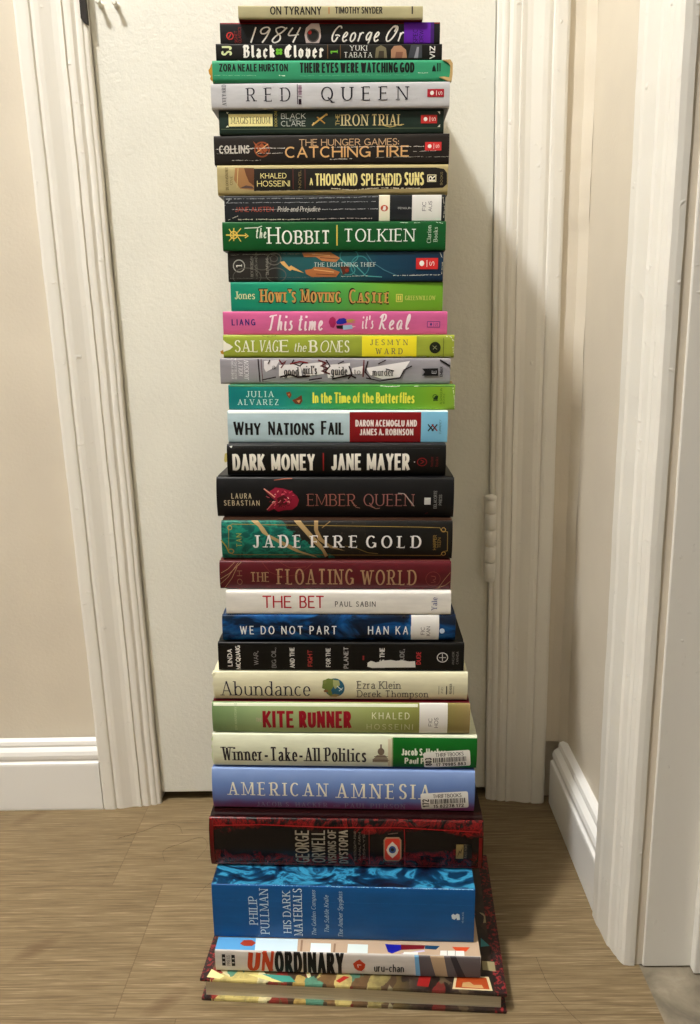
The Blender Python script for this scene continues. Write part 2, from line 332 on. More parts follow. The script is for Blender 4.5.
BLACK = {'l': (12, '6,100 6,12 14,0'), 'a': (38, '4,54 16,66 30,56 30,10 38,0|30,40 10,32 4,14 14,0 30,12'), 'c': (34, '34,54 22,66 6,52 6,14 18,0 34,12'), 'k': (38, '6,100 6,0|6,36 26,66 34,54 18,36|18,38 38,0'),
'o': (38, '18,0 4,14 4,52 18,66 34,52 34,14 18,0'), 'v': (36, '0,58 6,66 6,14 18,0 34,14 34,54 24,66'), 'e': (34, '6,28 34,46 22,66 6,52 6,14 18,0 34,12'), 'r': (34, '0,58 8,66 8,8 14,0|8,50 24,66 34,54'),
'B': (58, '16,100 16,0|0,86 16,100 46,94 54,78 40,57 16,54|40,56 58,40 54,12 38,0 4,2|2,22 16,30'), 'C': (62, '62,82 44,100 16,88 4,60 4,34 16,8 40,0 62,16|30,92 30,10|40,80 54,64'), ' ': (26, '')}
STY = {   # t thick, n thin (both % of capital height), s serif reach, sl slant, gap letter gap, flags
'sans': dict(t=13.5, n=12, gap=22), 'bold': dict(t=21, n=18, gap=24), 'wide': dict(t=14, n=13, gap=22), 'wideb': dict(t=18, n=16, gap=22), 'cond': dict(t=20, n=17, gap=26), 'condm': dict(t=17, n=15, gap=22), 'condb': dict(t=24, n=19, gap=26), 'condx': dict(t=21, n=17, gap=28),
'serif': dict(t=13, n=6.5, s=11, gap=26), 'serifb': dict(t=18, n=8, s=12, gap=28), 'fineserif': dict(t=9.5, n=5, s=9, gap=20), 'slab': dict(t=9.5, n=8.5, s=12, gap=24), 'ital': dict(t=11, n=7, s=6, sl=0.24, gap=20), 'italc': dict(t=9, n=6, s=6, sl=0.22, gap=20),
'scserif': dict(t=12, n=6.5, s=11, gap=22, sc=0.78), 'scbold': dict(t=21, n=15, gap=26, sc=0.88), 'scdeco': dict(t=15, n=10, s=9, gap=20, sc=0.76), 'deco': dict(t=12, n=7, s=9, gap=22),
'script': dict(t=11, n=8.5, sl=0.34, gap=16, hand=1), 'scriptu': dict(t=11, n=8, sl=0.1, gap=10, hand=1), 'brush': dict(t=13, n=8, sl=0.16, gap=12, hand=1), 'brushc': dict(t=24, n=15, sl=0.2, gap=22), 'black': dict(t=25, n=6, gap=22, nib=35),
}
def path(spec):
    flag = ''
    spec = spec.strip()
    if spec[:2] in ('t ', 'd '): flag = spec[0]; spec = spec[2:]
    smooth = spec.startswith('~'); spec = spec.lstrip('~')
    pts = []; curved = smooth
    for tok in re.findall(r'\([^)]*\)|[^\s]+', spec):
        if tok[0] == '(':
            cx, cy, rx, ry, a0, a1 = [float(v) for v in tok[1:-1].split(',')]
            curved = True
            n = max(4, int(abs(a1 - a0) / 20))
            for i in range(n + 1):
                a = math.radians(a0 + (a1 - a0) * i / n); pts.append((cx + rx * math.cos(a), cy + ry * math.sin(a)))
        else:
            pts.append(tuple(float(v) for v in tok.split(',')))
    if smooth:
        P = [pts[0]] + pts + [pts[-1]]; out = []
        for i in range(1, len(P) - 2):
            for k in range(5):
                t = k / 5
                out.append(tuple(0.5 * (2 * P[i][j] + (P[i + 1][j] - P[i - 1][j]) * t + (2 * P[i - 1][j] - 5 * P[i][j] + 4 * P[i + 1][j] - P[i + 2][j]) * t * t + (3 * P[i][j] - P[i - 1][j] - 3 * P[i + 1][j] + P[i + 2][j]) * t ** 3) for j in (0, 1)))
        out.append(pts[-1]); pts = out
    q = [pts[0]]
    for p in pts[1:]:
        if math.hypot(p[0] - q[-1][0], p[1] - q[-1][1]) > 1e-4: q.append(p)
    return flag, q, curved

def stroke_quads(pts, wfun, closed=False, cap=0.0):
    n = len(pts); L, R = [], []
    if n < 2: return []
    if cap and not closed:
        def ext(a, b): d = math.hypot(b[0] - a[0], b[1] - a[1]) or 1; return (a[0] - (b[0] - a[0]) / d * cap, a[1] - (b[1] - a[1]) / d * cap)
        pts = [ext(pts[0], pts[1])] + list(pts[1:-1]) + [ext(pts[-1], pts[-2])]
    for i in range(n):
        if closed: a, b_ = pts[(i - 1) % (n - 1)] if i in (0, n - 1) else pts[i - 1], pts[1] if i in (0, n - 1) else pts[i + 1]
        else: a, b_ = pts[max(i - 1, 0)], pts[min(i + 1, n - 1)]
        if closed and i in (0, n - 1): a = pts[n - 2]
        d0 = (pts[i][0] - a[0], pts[i][1] - a[1]); d1 = (b_[0] - pts[i][0], b_[1] - pts[i][1])
        l0 = math.hypot(*d0); l1 = math.hypot(*d1)
        if l0 < 1e-6: d0, l0 = d1, l1
        if l1 < 1e-6: d1, l1 = d0, l0
        u0 = (d0[0] / l0, d0[1] / l0); u1 = (d1[0] / l1, d1[1] / l1)
        t = (u0[0] + u1[0], u0[1] + u1[1]); lt = math.hypot(*t)
        t = u1 if lt < 1e-3 else (t[0] / lt, t[1] / lt)
        cosh = max(0.55, t[0] * u0[0] + t[1] * u0[1])
        w = wfun(t) / 2 / cosh
        L.append((pts[i][0] - t[1] * w, pts[i][1] + t[0] * w)); R.append((pts[i][0] + t[1] * w, pts[i][1] - t[0] * w))
    return [[L[i], R[i], R[i + 1], L[i + 1]] for i in range(n - 1)]

def text_quads(s, x0, x1, y0, y1, style, rot=0, ls=0, xt=0):
    """lettering that fills the box; rot=1 reads upwards with the capitals' tops towards -x. returns list of stroke quads (mm)"""
    st = STY[style]; G = HAND if st.get('hand') else (BLACK if st.get('nib') is not None else GLYPH)
    W, H = (x1 - x0, y1 - y0) if not rot else (y1 - y0, x1 - x0)
    sy = H / 100.0
    T = st['t'] * sy * (1 + xt * 0.2); N = st['n'] * sy * (1 + xt * 0.2)
    se_ = st.get('s', 0); vg = 11 + ls; wsum = 0.0; nink = 0; seq = []
    def pad(a, b_): return se_ * ((0.75 if a in 'AHIKMNRTUVWXYhikmnxadlu' else 0.1) + (0.75 if b_ in 'ABDEFHIKLMNPRTUVWXYbhiklmnpruvwx' else 0.1))
    for ch in s:
        k = 1.0; c = ch
        if st.get('sc') and ch.islower(): c = ch.upper(); k = st['sc']
        if c not in G: c = ' '
        seq.append((c, k)); wsum += G[c][0] * k; nink += c != ' '
    gaps = [vg + pad(a[0], b_[0]) for a, b_ in zip(seq, seq[1:])] + [0]
    wsum += sum(gaps)
    T = min(T, 0.42 * W / max(nink, 1)); N = min(N, T)
    sx = max(0.02, (W - nink * T) / max(wsum, 1))
    lay = []; x = 0.0
    for (c, k), gp in zip(seq, gaps):
        lay.append((c, x / sx, k)); x += (G[c][0] * k + gp) * sx + (T if c != ' ' else 0)
    sl = st.get('sl', 0) * min(1.0, sx / sy)
    quads = []
    for c, ax, k in lay:
        paths = [path(p) for p in G[c][1].split('|') if p.strip()]
        ends = []
        for fl, pts, cv in paths: ends += [pts[0], pts[-1]]
        for fl, pts, cv in paths:
            closed = math.hypot(pts[0][0] - pts[-1][0], pts[0][1] - pts[-1][1]) < 0.5 and len(pts) > 6
            P = [(T / 2 + (ax + p[0] * k) * sx + p[1] * k * sl * sy, p[1] * k * sy) for p in pts]
            tk = T if fl != 't' else N
            if st.get('nib') is not None:
                nb = math.radians(st['nib']); wf = lambda t: N + (T - N) * abs(math.sin(math.atan2(t[1], t[0]) - nb))
            elif fl == 'd': wf = lambda t: T * 1.15
            else: wf = lambda t, tk=tk: N + (tk - N) * abs(t[1]) ** 1.4
            quads.append(stroke_quads(P, wf, closed, 0.0 if (cv or st.get('s')) else N * 0.42))
            se = st.get('s', 0)
            if se and not closed and fl != 'd':
                for e, o in ((0, 1), (-1, -2)):
                    p = pts[e]; d = (pts[e][0] - pts[o][0], pts[e][1] - pts[o][1]); dl = math.hypot(*d) or 1
                    shared = sum(1 for q in ends if math.hypot(q[0] - p[0], q[1] - p[1]) < 4) > 1
                    low = c.islower() and G is GLYPH
                    if abs(d[1]) / dl > 0.6 and (p[1] < 2 or abs(p[1] - 100) < 3 or (low and abs(p[1] - 66) < 3)) and not (cv and p[1] > 2 and low):
                        vert = abs(d[1]) / dl > 0.98
                        if shared and not vert: continue
                        l = se * sy + T / 2; r = l
                        if shared or (low and p[1] > 20): r = T / 2
                        cx, cy = P[e]; off = -N / 2 if p[1] > 20 else N / 2
                        quads.append([[(cx - l, cy + off - N / 2), (cx + r, cy + off - N / 2), (cx + r, cy + off + N / 2), (cx - l, cy + off + N / 2)]])
                    elif abs(d[0]) / dl > 0.7 and not shared and not low and c in 'EFLTZ' :
                        cx, cy = P[e]; hgt = se * 1.5 * sy
                        y_a, y_b = (cy - hgt, cy + N / 2) if p[1] > 80 else ((cy - N / 2, cy + hgt) if p[1] < 20 else (cy - hgt * 0.6, cy + hgt * 0.6))
                        sg = 1 if d[0] > 0 else -1
                        quads.append([[(cx - sg * N * 0.9, cy - N / 2), (cx, y_a), (cx, y_b), (cx - sg * N * 0.9, cy + N / 2)]])
    out = []
    for q in quads:
        o = []
        for f in q:
            if rot: o.append([(x1 - y, y0 + x) for x, y in f])
            else: o.append([(x0 + x, y0 + y) for x, y in f])
        out.append(o)
    return out

def ellipse_pts(cx, cy, rx, ry, n=26):
    return [(cx + rx * math.cos(2 * math.pi * i / n), cy + ry * math.sin(2 * math.pi * i / n)) for i in range(n)]

# ------------------------------------------------------------------ book materials
def gen_spine(key, spec, rough):
    sp = spec['spine']
    m, nt, b = new_mat('spine_' + key)
    b.inputs['Roughness'].default_value = rough; b.inputs['Specular IOR Level'].default_value = 0.25
    tc = node(nt, 'ShaderNodeTexCoord'); sx = node(nt, 'ShaderNodeSeparateXYZ'); nt.links.new(tc.outputs['Object'], sx.inputs[0])
    if sp[0] == 'ramp':
        u0, u1 = sp[1][0][0], sp[1][-1][0]
        mr = node(nt, 'ShaderNodeMapRange'); nt.links.new(sx.outputs[0], mr.inputs[0]); mr.inputs[1].default_value = u0 / 1000; mr.inputs[2].default_value = u1 / 1000
        nt.links.new(ramp(nt, mr.outputs[0], [((u - u0) / (u1 - u0), c) for u, c in sp[1]], conv=ink), b.inputs['Base Color'])
    elif sp == 'jade':
        v = coords(nt, (1, 1, 1.6))
        n1 = noise(nt, v, 46, 5, 0.55, 1.6)
        teal = ramp(nt, n1, [(0.25, (4, 48, 46)), (0.42, (10, 84, 74)), (0.5, (22, 120, 100)), (0.56, (8, 82, 74)), (0.75, (6, 58, 56))])
        n2 = noise(nt, v, 300, 3, 0.7)
        dark = ramp(nt, n2, [(0.6, (24, 21, 17)), (0.72, (62, 54, 40))])
        a = node(nt, 'ShaderNodeMath', operation='MULTIPLY_ADD'); nt.links.new(sx.outputs[2], a.inputs[0]); a.inputs[1].default_value = 1.5; nt.links.new(sx.outputs[0], a.inputs[2])
        a2 = node(nt, 'ShaderNodeMath', operation='MULTIPLY_ADD'); nt.links.new(n1, a2.inputs[0]); a2.inputs[1].default_value = 0.05; nt.links.new(a.outputs[0], a2.inputs[2])
        lt = node(nt, 'ShaderNodeMath', operation='GREATER_THAN'); nt.links.new(a2.outputs[0], lt.inputs[0]); lt.inputs[1].default_value = 0.022
        gt = node(nt, 'ShaderNodeMath', operation='GREATER_THAN'); nt.links.new(sx.outputs[0], gt.inputs[0]); gt.inputs[1].default_value = 0.028
        far = mix(nt, gt.outputs[0], dark, lin((15, 14, 13)))
        nt.links.new(mix(nt, lt.outputs[0], teal, far), b.inputs['Base Color'])
    elif sp == 'part':
        v = coords(nt, (1, 1, 2.2)); n1 = noise(nt, v, 22, 4, 0.6, 0.8)
        nt.links.new(ramp(nt, n1, [(0.3, (12, 20, 30)), (0.45, (20, 38, 62)), (0.56, (22, 74, 132)), (0.68, (40, 104, 160))], conv=ink), b.inputs['Base Color'])
    elif sp == 'amnesia':
        mr = node(nt, 'ShaderNodeMapRange'); nt.links.new(sx.outputs[2], mr.inputs[0]); mr.inputs[1].default_value = 0.0; mr.inputs[2].default_value = 0.0465
        n1 = noise(nt, coords(nt), 60, 3)
        a = node(nt, 'ShaderNodeMath', operation='MULTIPLY_ADD'); nt.links.new(n1, a.inputs[0]); a.inputs[1].default_value = 0.22; nt.links.new(mr.outputs[0], a.inputs[2])
        nt.links.new(ramp(nt, a.outputs[0], [(0.12, (150, 66, 120)), (0.24, (124, 84, 140)), (0.36, (100, 116, 178)), (0.7, (104, 132, 190)), (1.0, (124, 148, 196))], conv=ink), b.inputs['Base Color'])
    elif sp == 'orwell':
        v = coords(nt, (1.2, 1, 0.8)); n1 = noise(nt, v, 42, 7, 0.78, 2.4)
        red = ramp(nt, n1, [(0.44, (12, 7, 7)), (0.5, (62, 12, 12)), (0.54, (124, 20, 20)), (0.58, (28, 8, 8)), (0.66, (96, 16, 16)), (0.74, (16, 8, 8))])
        n2 = noise(nt, coords(nt), 15, 3, 0.55)
        def m1(op, a_, b_):
            q = node(nt, 'ShaderNodeMath', operation=op)
            for i_, v_ in enumerate((a_, b_)):
                if hasattr(v_, 'is_linked'): nt.links.new(v_, q.inputs[i_])
                else: q.inputs[i_].default_value = v_
            return q.outputs[0]
        dz = m1('ABSOLUTE', m1('SUBTRACT', sx.outputs[2], 0.031), 0.0)
        e = m1('ADD', m1('DIVIDE', dz, 0.026), m1('MULTIPLY', m1('SUBTRACT', n2, 0.5), 1.5))
        msk = ramp(nt, e, [(0.42, (255, 255, 255)), (0.62, (0, 0, 0))])
        nt.links.new(mix(nt, msk, red, lin((13, 9, 9))), b.inputs['Base Color'])
    else:
        # plain printed paper with a little handling wear
        n1 = noise(nt, coords(nt, (0.35, 1, 1.6)), 60, 4, 0.6)
        c = sp; c2 = tuple(int(x * 0.93) for x in c)
        nt.links.new(ramp(nt, n1, [(0.35, c2), (0.65, c)], conv=ink), b.inputs['Base Color'])
    if spec.get('wear'):
        n3 = noise(nt, coords(nt, (0.3, 1, 2.0)), 110, 3, 0.6); bump(nt, b, n3, 0.3, 0.0006)
    return m

def hdm_top():
    m, nt, b = new_mat('cover_blue_art')
    n1 = noise(nt, coords(nt, (1, 1.6, 1)), 26, 5, 0.6, 1.5)
    nt.links.new(ramp(nt, n1, [(0.35, (8, 22, 40)), (0.48, (16, 62, 100)), (0.56, (60, 150, 190)), (0.62, (20, 80, 120)), (0.75, (8, 36, 60))], conv=ink), b.inputs['Base Color'])
    b.inputs['Roughness'].default_value = 0.3
    return m

def page_mat(name, c):
    m, nt, b = new_mat(name)
    n1 = noise(nt, coords(nt, (1.5, 1.5, 240)), 9, 3, 0.7)
    nt.links.new(ramp(nt, n1, [(0.3, tuple(int(x * 0.8) for x in c)), (0.6, c)], conv=ink), b.inputs['Base Color'])
    bump(nt, b, n1, 0.4, 0.0004); b.inputs['Roughness'].default_value = 0.85
    return m
M_page = page_mat('page_edges_cream', (214, 202, 170))
M_pagew = page_mat('page_edges_art', (220, 210, 184))

def comic():
    m, nt, b = new_mat('cover_painted_panels')
    vo = node(nt, 'ShaderNodeTexVoronoi', distance='CHEBYCHEV'); vo.inputs['Scale'].default_value = 1.0
    mp0 = coords(nt, (80, 52, 0)); nzz = node(nt, 'ShaderNodeTexNoise'); nzz.inputs['Scale'].default_value = 0.9; nzz.inputs['Detail'].default_value = 4; nt.links.new(mp0, nzz.inputs['Vector']); av = node(nt, 'ShaderNodeVectorMath', operation='ADD'); nt.links.new(mp0, av.inputs[0]); nt.links.new(nzz.outputs['Color'], av.inputs[1]); mp = av.outputs[0]; nz = node(nt, 'ShaderNodeVectorRotate', rotation_type='Z_AXIS'); nz.inputs['Angle'].default_value = 0.7
    nt.links.new(mp, nz.inputs['Vector']); nt.links.new(nz.outputs[0], vo.inputs['Vector'])
    sp = node(nt, 'ShaderNodeSeparateColor'); nt.links.new(vo.outputs['Color'], sp.inputs[0])
    c1 = ramp(nt, sp.outputs[0], [(0.0, (60, 44, 30)), (0.14, (196, 180, 112)), (0.32, (112, 84, 52)), (0.48, (214, 206, 160)), (0.6, (132, 44, 36)), (0.67, (96, 76, 50)), (0.82, (84, 134, 112)), (0.9, (176, 150, 84))], 'CONSTANT')
    tx = node(nt, 'ShaderNodeTexCoord'); s3 = node(nt, 'ShaderNodeSeparateXYZ'); nt.links.new(tx.outputs['Object'], s3.inputs[0])
    c2 = ramp(nt, sp.outputs[1], [(0.0, (30, 20, 17)), (0.34, (52, 38, 30)), (0.62, (88, 74, 54)), (0.7, (42, 28, 24)), (0.88, (104, 32, 28)), (0.95, (160, 146, 110))], 'CONSTANT')
    mr = node(nt, 'ShaderNodeMapRange'); nt.links.new(s3.outputs[0], mr.inputs[0]); mr.inputs[1].default_value = -0.02; mr.inputs[2].default_value = 0.06
    n2 = noise(nt, coords(nt), 140, 3)
    col = mix(nt, mr.outputs[0], c1, c2)
    nt.links.new(mix(nt, ramp(nt, n2, [(0.46, (0, 0, 0)), (0.66, (170, 170, 170))]), col, lin((60, 44, 30))), b.inputs['Base Color'])
    b.inputs['Roughness'].default_value = 0.35
    return m
def border_mat():
    m, nt, b = new_mat('cover_red_black_border')
    n1 = noise(nt, coords(nt), 330, 3, 0.6, 0.5)
    nt.links.new(ramp(nt, n1, [(0.46, (28, 12, 12)), (0.53, (62, 16, 18)), (0.62, (150, 40, 44))], conv=ink), b.inputs['Base Color'])
    b.inputs['Roughness'].default_value = 0.5
    return m

# ------------------------------------------------------------------ books (millimetres; x along the spine from its middle, z up from the book's underside, y into the stack)
BOOKS = [
 dict(key='tyranny', L=170.4, T=11.28, org=(-22.59,-180.18,917.82), tilt=1.10, yaw=2.45, spec={'kind': 'pb', 'dep': 100, 'front': (190, 182, 140), 'back': (120, 25, 25), 'spine': (186, 178, 138)},
  items=[
   ('T','title_lettering','ON TYRANNY',-55.89,-8.53,3.87,9.78,'cond',(25,22,20),0,0,0),
   ('L','title_lettering',[(-1.58,9.84),(-1.66,4.1)],0.83,(190,110,50)),
   ('T','author_lettering','TIMOTHY SNYDER',3.92,47.77,4.81,9.74,'cond',(40,36,32),0,0,0),
   ('R','publisher_mark',74.7,4.26,76.0,10.84,(60,55,50)),
  ],
  top=[]),
 dict(key='n1984', L=205.3, T=18.70, org=(-23.98,-175.04,898.63), tilt=1.17, yaw=1.55, spec={'kind': 'pb', 'dep': 145.8, 'front': (120, 20, 25), 'back': (25, 25, 28), 'spine': (31, 31, 34)},
  items=[
   ('R','edge_line',-101.82,17.28,102.51,18.11,(150,30,30)),
   ('E','publisher_mark',-93.45,7.2,2.98,2.84,(215,60,55),0.84),
   ('L','publisher_mark',[(-94.92,5.53),(-92.45,8.87)],0.93,(215,60,55)),
   ('T','publisher_mark','SIGNET',-89.2,-86.78,1.32,11.36,'sans',(150,45,42),1,0,0),
   ('T','publisher_mark','CLASSICS',-85.59,-83.17,1.31,14.68,'sans',(150,45,42),1,0,0),
   ('T','title_lettering','1984',-75.71,-30.02,1.55,14.6,'script',(240,238,230),0,0,0),
   ('P','camera_picture',[(-22.69,1.13),(-23.96,7.84),(-22.45,13.68),(-17.71,17.66),(-10.27,17.64),(-8.96,11.97),(-8.58,6.12),(-10.53,1.09)],(205,190,185)),
   ('E','camera_picture',-16.03,7.4,5.88,5.68,(95,88,85),0.0),
   ('E','camera_picture',-16.03,7.4,4.67,4.51,(42,40,38),0.0),
   ('E','camera_picture',-18.98,9.91,1.77,1.59,(190,40,35),0.0),
   ('T','author_lettering','George Or',-0.14,68.07,2.22,15.19,'script',(240,238,230),0,0,0),
   ('R','library_label',69.0,0.48,97.06,18.55,(104,28,175)),
   ('R','library_label',93.78,0.44,97.06,18.51,(72,30,120)),
   ('T','label_lettering','SPEC',77.63,81.57,0.82,12.56,'sans',(45,12,80),1,0,0),
   ('T','label_lettering','ORW',83.44,87.0,0.81,11.71,'sans',(45,12,80),1,0,0),
  ],
  top=[]),
 dict(key='clover', L=211.1, T=14.20, org=(-25.24,-178.84,883.93), tilt=1.23, yaw=1.90, spec={'kind': 'pb', 'dep': 149.4, 'spine': (27, 26, 24)},
  items=[
   ('T','publisher_mark','SJ',-99.8,-91.43,4.0,11.96,'bold',(215,225,170),1,0,0),
   ('T','title_lettering','Black',-81.22,-50.51,2.74,12.39,'black',(240,238,230),0,0,0),
   ('E','title_lettering',-48.16,8.45,1.58,1.42,(110,190,45),0.0),
   ('E','title_lettering',-45.27,8.45,1.58,1.43,(110,190,45),0.0),
   ('E','title_lettering',-48.23,5.93,1.58,1.43,(110,190,45),0.0),
   ('E','title_lettering',-45.34,5.94,1.58,1.43,(110,190,45),0.0),
   ('T','title_lettering','Clover',-42.13,-4.83,2.74,12.39,'black',(240,238,230),0,0,0),
   ('R','divider_line',-1.75,1.48,-1.01,13.24,(110,80,45)),
   ('R','divider_line',10.1,1.48,10.85,13.24,(110,80,45)),
   ('T','publisher_mark','1',1.32,7.85,4.85,8.63,'serifb',(120,200,60),1,0,0),
   ('T','author_lettering','YUKI',19.46,35.33,8.13,12.32,'serif',(240,238,230),0,0,0),
   ('T','author_lettering','TABATA',13.82,40.01,2.4,6.61,'serif',(240,238,230),0,0,0),
   ('P','back_picture',[(42.82,1.9),(43.74,10.31),(48.4,12.83),(53.08,10.31),(54.06,1.9)],(120,112,85)),
   ('P','back_picture',[(45.63,1.9),(46.55,7.79),(51.22,7.79),(51.25,1.9)],(70,62,48)),
   ('P','back_picture',[(57.81,1.9),(57.77,8.64),(60.55,11.99),(67.09,12.41),(71.8,8.64),(72.81,1.9)],(175,130,100)),
   ('P','back_picture',[(61.56,1.9),(62.46,6.95),(69.01,6.95),(68.12,1.9)],(140,95,75)),
   ('P','back_picture',[(73.75,1.9),(76.43,12.84),(86.71,12.84),(86.89,1.9)],(70,72,80)),
   ('P','back_picture',[(79.38,1.9),(82.06,11.16),(83.93,11.16),(83.13,1.9)],(150,150,160)),
   ('T','publisher_mark','VIZ',94.31,98.62,1.05,12.0,'bold',(240,238,230),1,0,0),
  ],
  top=[]),
 dict(key='zora', L=222.9, T=19.23, org=(-23.35,-182.71,864.13), tilt=1.30, yaw=1.25, spec={'kind': 'pb', 'dep': 153.0, 'back': (40, 120, 80), 'r': 2.6, 'spine': (58, 160, 116)},
  items=[
   ('T','author_lettering','ZORA NEALE HURSTON',-105.05,-40.74,9.62,15.19,'condb',(18,28,24),0,0,0),
   ('T','title_lettering','THEIR EYES WERE WATCHING GOD',-30.02,77.31,8.53,15.95,'condb',(14,20,18),0,0,0),
   ('P','publisher_mark',[(93.72,8.77),(94.13,11.72),(95.47,14.67),(96.93,11.71),(97.46,8.76)],(16,30,24)),
   ('R','publisher_mark',98.32,8.75,99.25,15.92,(16,30,24)),
   ('R','publisher_mark',99.9,8.75,100.56,15.92,(16,30,24)),
   ('R','publisher_mark',101.12,8.75,101.68,15.92,(16,30,24)),
   ('L','spine_wear',[(-49.3,5.84),(-43.7,5.49)],0.75,(225,235,220)),
   ('L','spine_wear',[(80.64,7.7),(90.0,7.51)],0.56,(205,225,205)),
   ('L','spine_wear',[(-88.96,19.01),(-85.23,19.33)],0.74,(220,230,215)),
   ('L','spine_wear',[(-110.0,5.92),(-70.79,5.73)],0.33,(150,200,170)),
   ('L','spine_wear',[(-29.68,5.45),(73.19,6.03)],0.33,(110,190,150)),
  ],
  top=[]),
 dict(key='redqueen', L=224.1, T=22.16, org=(-25.59,-184.24,841.51), tilt=1.35, yaw=-0.05, spec={'kind': 'pb', 'dep': 154.4, 'front': (20, 75, 55), 'back': (120, 120, 124), 'spine': (203, 203, 206)},
  items=[
   ('T','author_lettering','AVEYARD',-101.64,-97.87,3.09,21.06,'serif',(60,60,75),1,0,0),
   ('T','title_lettering','RED',-78.07,-37.14,6.44,17.72,'serif',(30,30,45),0,60,0),
   ('R','crest_picture',-31.02,3.81,-30.27,20.89,(60,45,60)),
   ('R','crest_picture',-29.64,11.5,-26.64,20.02,(150,125,140)),
   ('R','crest_picture',-29.64,3.36,-27.01,8.08,(45,25,40)),
   ('L','crest_picture',[(-29.98,17.49),(-26.23,17.45)],0.56,(90,60,80)),
   ('L','crest_picture',[(-30.3,10.66),(-26.37,9.78)],0.56,(120,90,105)),
   ('L','crest_picture',[(-30.05,14.08),(-26.28,14.47)],0.56,(90,60,80)),
   ('T','title_lettering','QUEEN',-8.47,73.04,6.55,17.98,'serif',(30,30,45),0,52,0),
   ('R','publisher_mark',91.07,8.73,106.67,15.54,(175,30,45)),
   ('E','publisher_mark',95.46,12.17,1.77,1.87,(240,238,230),0.0),
   ('R','publisher_mark',99.38,10.09,99.85,14.18,(240,238,230)),
   ('T','publisher_mark','S',101.63,104.81,10.4,13.47,'sans',(240,238,230),1,0,0),
   ('L','spine_wear',[(-63.75,18.62),(-37.48,18.15)],0.38,(170,165,172)),
   ('L','spine_wear',[(-84.71,11.12),(-0.04,11.27)],0.28,(182,180,184)),
   ('L','spine_wear',[(-9.48,7.07),(84.34,7.15)],0.28,(182,180,184)),
  ],
  top=[]),
 dict(key='iron', L=213.6, T=21.00, org=(-25.43,-180.31,820.01), tilt=1.40, yaw=0.15, spec={'kind': 'pb', 'dep': 150.8, 'back': (10, 16, 16), 'spine': (36, 54, 46)},
  items=[
   ('R','border_line',-105.08,4.43,103.38,5.12,(90,105,80)),
   ('R','spine_panel',-97.54,7.16,-55.64,17.96,(238,228,160)),
   ('T','title_lettering','MAGISTERIUM',-95.25,-58.12,9.6,15.35,'fineserif',(60,45,25),0,0,0),
   ('T','publisher_mark','BOOK ONE',-53.74,-51.46,6.92,17.37,'sans',(190,175,90),1,0,0),
   ('T','author_lettering','BLACK',-47.56,-24.2,13.71,18.05,'sans',(195,200,190),0,0,0),
   ('T','author_lettering','and',-40.03,-32.43,11.45,13.71,'serif',(195,200,190),0,0,0),
   ('T','author_lettering','CLARE',-47.72,-24.3,7.26,11.45,'sans',(195,200,190),0,0,0),
   ('L','dagger_picture',[(-18.24,7.59),(-4.82,17.08)],1.43,(205,165,85)),
   ('L','dagger_picture',[(-13.39,14.96),(-5.85,9.26)],1.14,(185,135,60)),
   ('E','dagger_picture',-4.45,16.99,1.23,1.04,(205,165,85),0.0),
   ('L','dagger_picture',[(-16.3,10.19),(-17.86,7.5)],0.86,(235,205,140)),
   ('T','title_lettering','THE',4.44,7.86,7.35,17.44,'sans',(205,180,110),1,0,0),
   ('T','title_lettering','IRON',9.85,34.99,7.26,16.82,'serif',(215,200,150),0,0,0),
   ('T','title_lettering','TRIAL',38.31,67.7,7.25,16.81,'serif',(215,195,140),0,0,0),
   ('L','title_lettering',[(48.3,7.62),(55.91,5.83),(61.6,6.85)],0.66,(205,180,110)),
   ('L','title_lettering',[(63.49,7.36),(69.17,8.02)],0.66,(205,180,110)),
   ('R','publisher_mark',85.11,8.75,100.35,16.04,(200,50,45)),
   ('E','publisher_mark',89.47,12.42,1.8,1.82,(240,238,230),0.0),
   ('R','publisher_mark',93.34,10.31,93.82,14.65,(240,238,230)),
   ('T','publisher_mark','S',95.62,98.84,10.81,13.93,'sans',(240,238,230),1,0,0),
   ('P','corner_tick',[(100.66,19.11),(103.02,19.09),(103.09,16.5)],(235,230,215)),
   ('P','corner_tick',[(100.98,5.56),(103.35,5.55),(103.3,7.81)],(235,230,215)),
   ('P','corner_tick',[(-99.73,19.84),(-97.28,19.3),(-98.47,18.09)],(225,225,205)),
   ('P','corner_tick',[(-100.27,6.25),(-97.39,6.58),(-98.67,7.99)],(225,225,205)),
  ],
  top=[]),
 dict(key='fire', L=225.1, T=26.15, org=(-26.38,-181.58,793.38), tilt=1.45, yaw=-1.05, spec={'kind': 'pb', 'dep': 151.9, 'back': (14, 13, 14), 'wear': 1, 'spine': (40, 34, 31)},
  items=[
   ('T','author_lettering','COLLINS',-107.67,-78.25,10.54,16.74,'bold',(205,200,190),0,0,0),
   ('E','round_emblem',-66.21,13.39,6.93,6.36,(150,75,40),1.35),
   ('P','round_emblem',[(-74.65,20.98),(-69.97,16.52),(-66.05,19.13),(-60.45,12.89),(-64.4,9.38),(-70.13,11.21),(-71.92,15.65)],(165,85,45)),
   ('L','round_emblem',[(-72.08,10.34),(-60.31,18.19)],0.87,(225,170,110)),
   ('L','round_emblem',[(-69.92,18.29),(-62.49,8.48)],0.77,(120,55,35)),
   ('T','title_lettering','THE HUNGER GAMES:',-30.55,64.79,16.38,21.83,'wide',(200,165,125),0,0,0),
   ('T','title_lettering','CATCHING FIRE',-44.14,74.41,6.34,14.99,'wideb',(222,175,115),0,0,0),
   ('R','publisher_mark',89.52,10.87,105.06,18.41,(215,50,50)),
   ('E','publisher_mark',93.88,14.77,1.8,1.75,(240,238,230),0.0),
   ('R','publisher_mark',97.67,12.27,98.05,17.01,(240,238,230)),
   ('T','publisher_mark','S',99.94,102.79,13.11,16.1,'sans',(240,238,230),1,0,0),
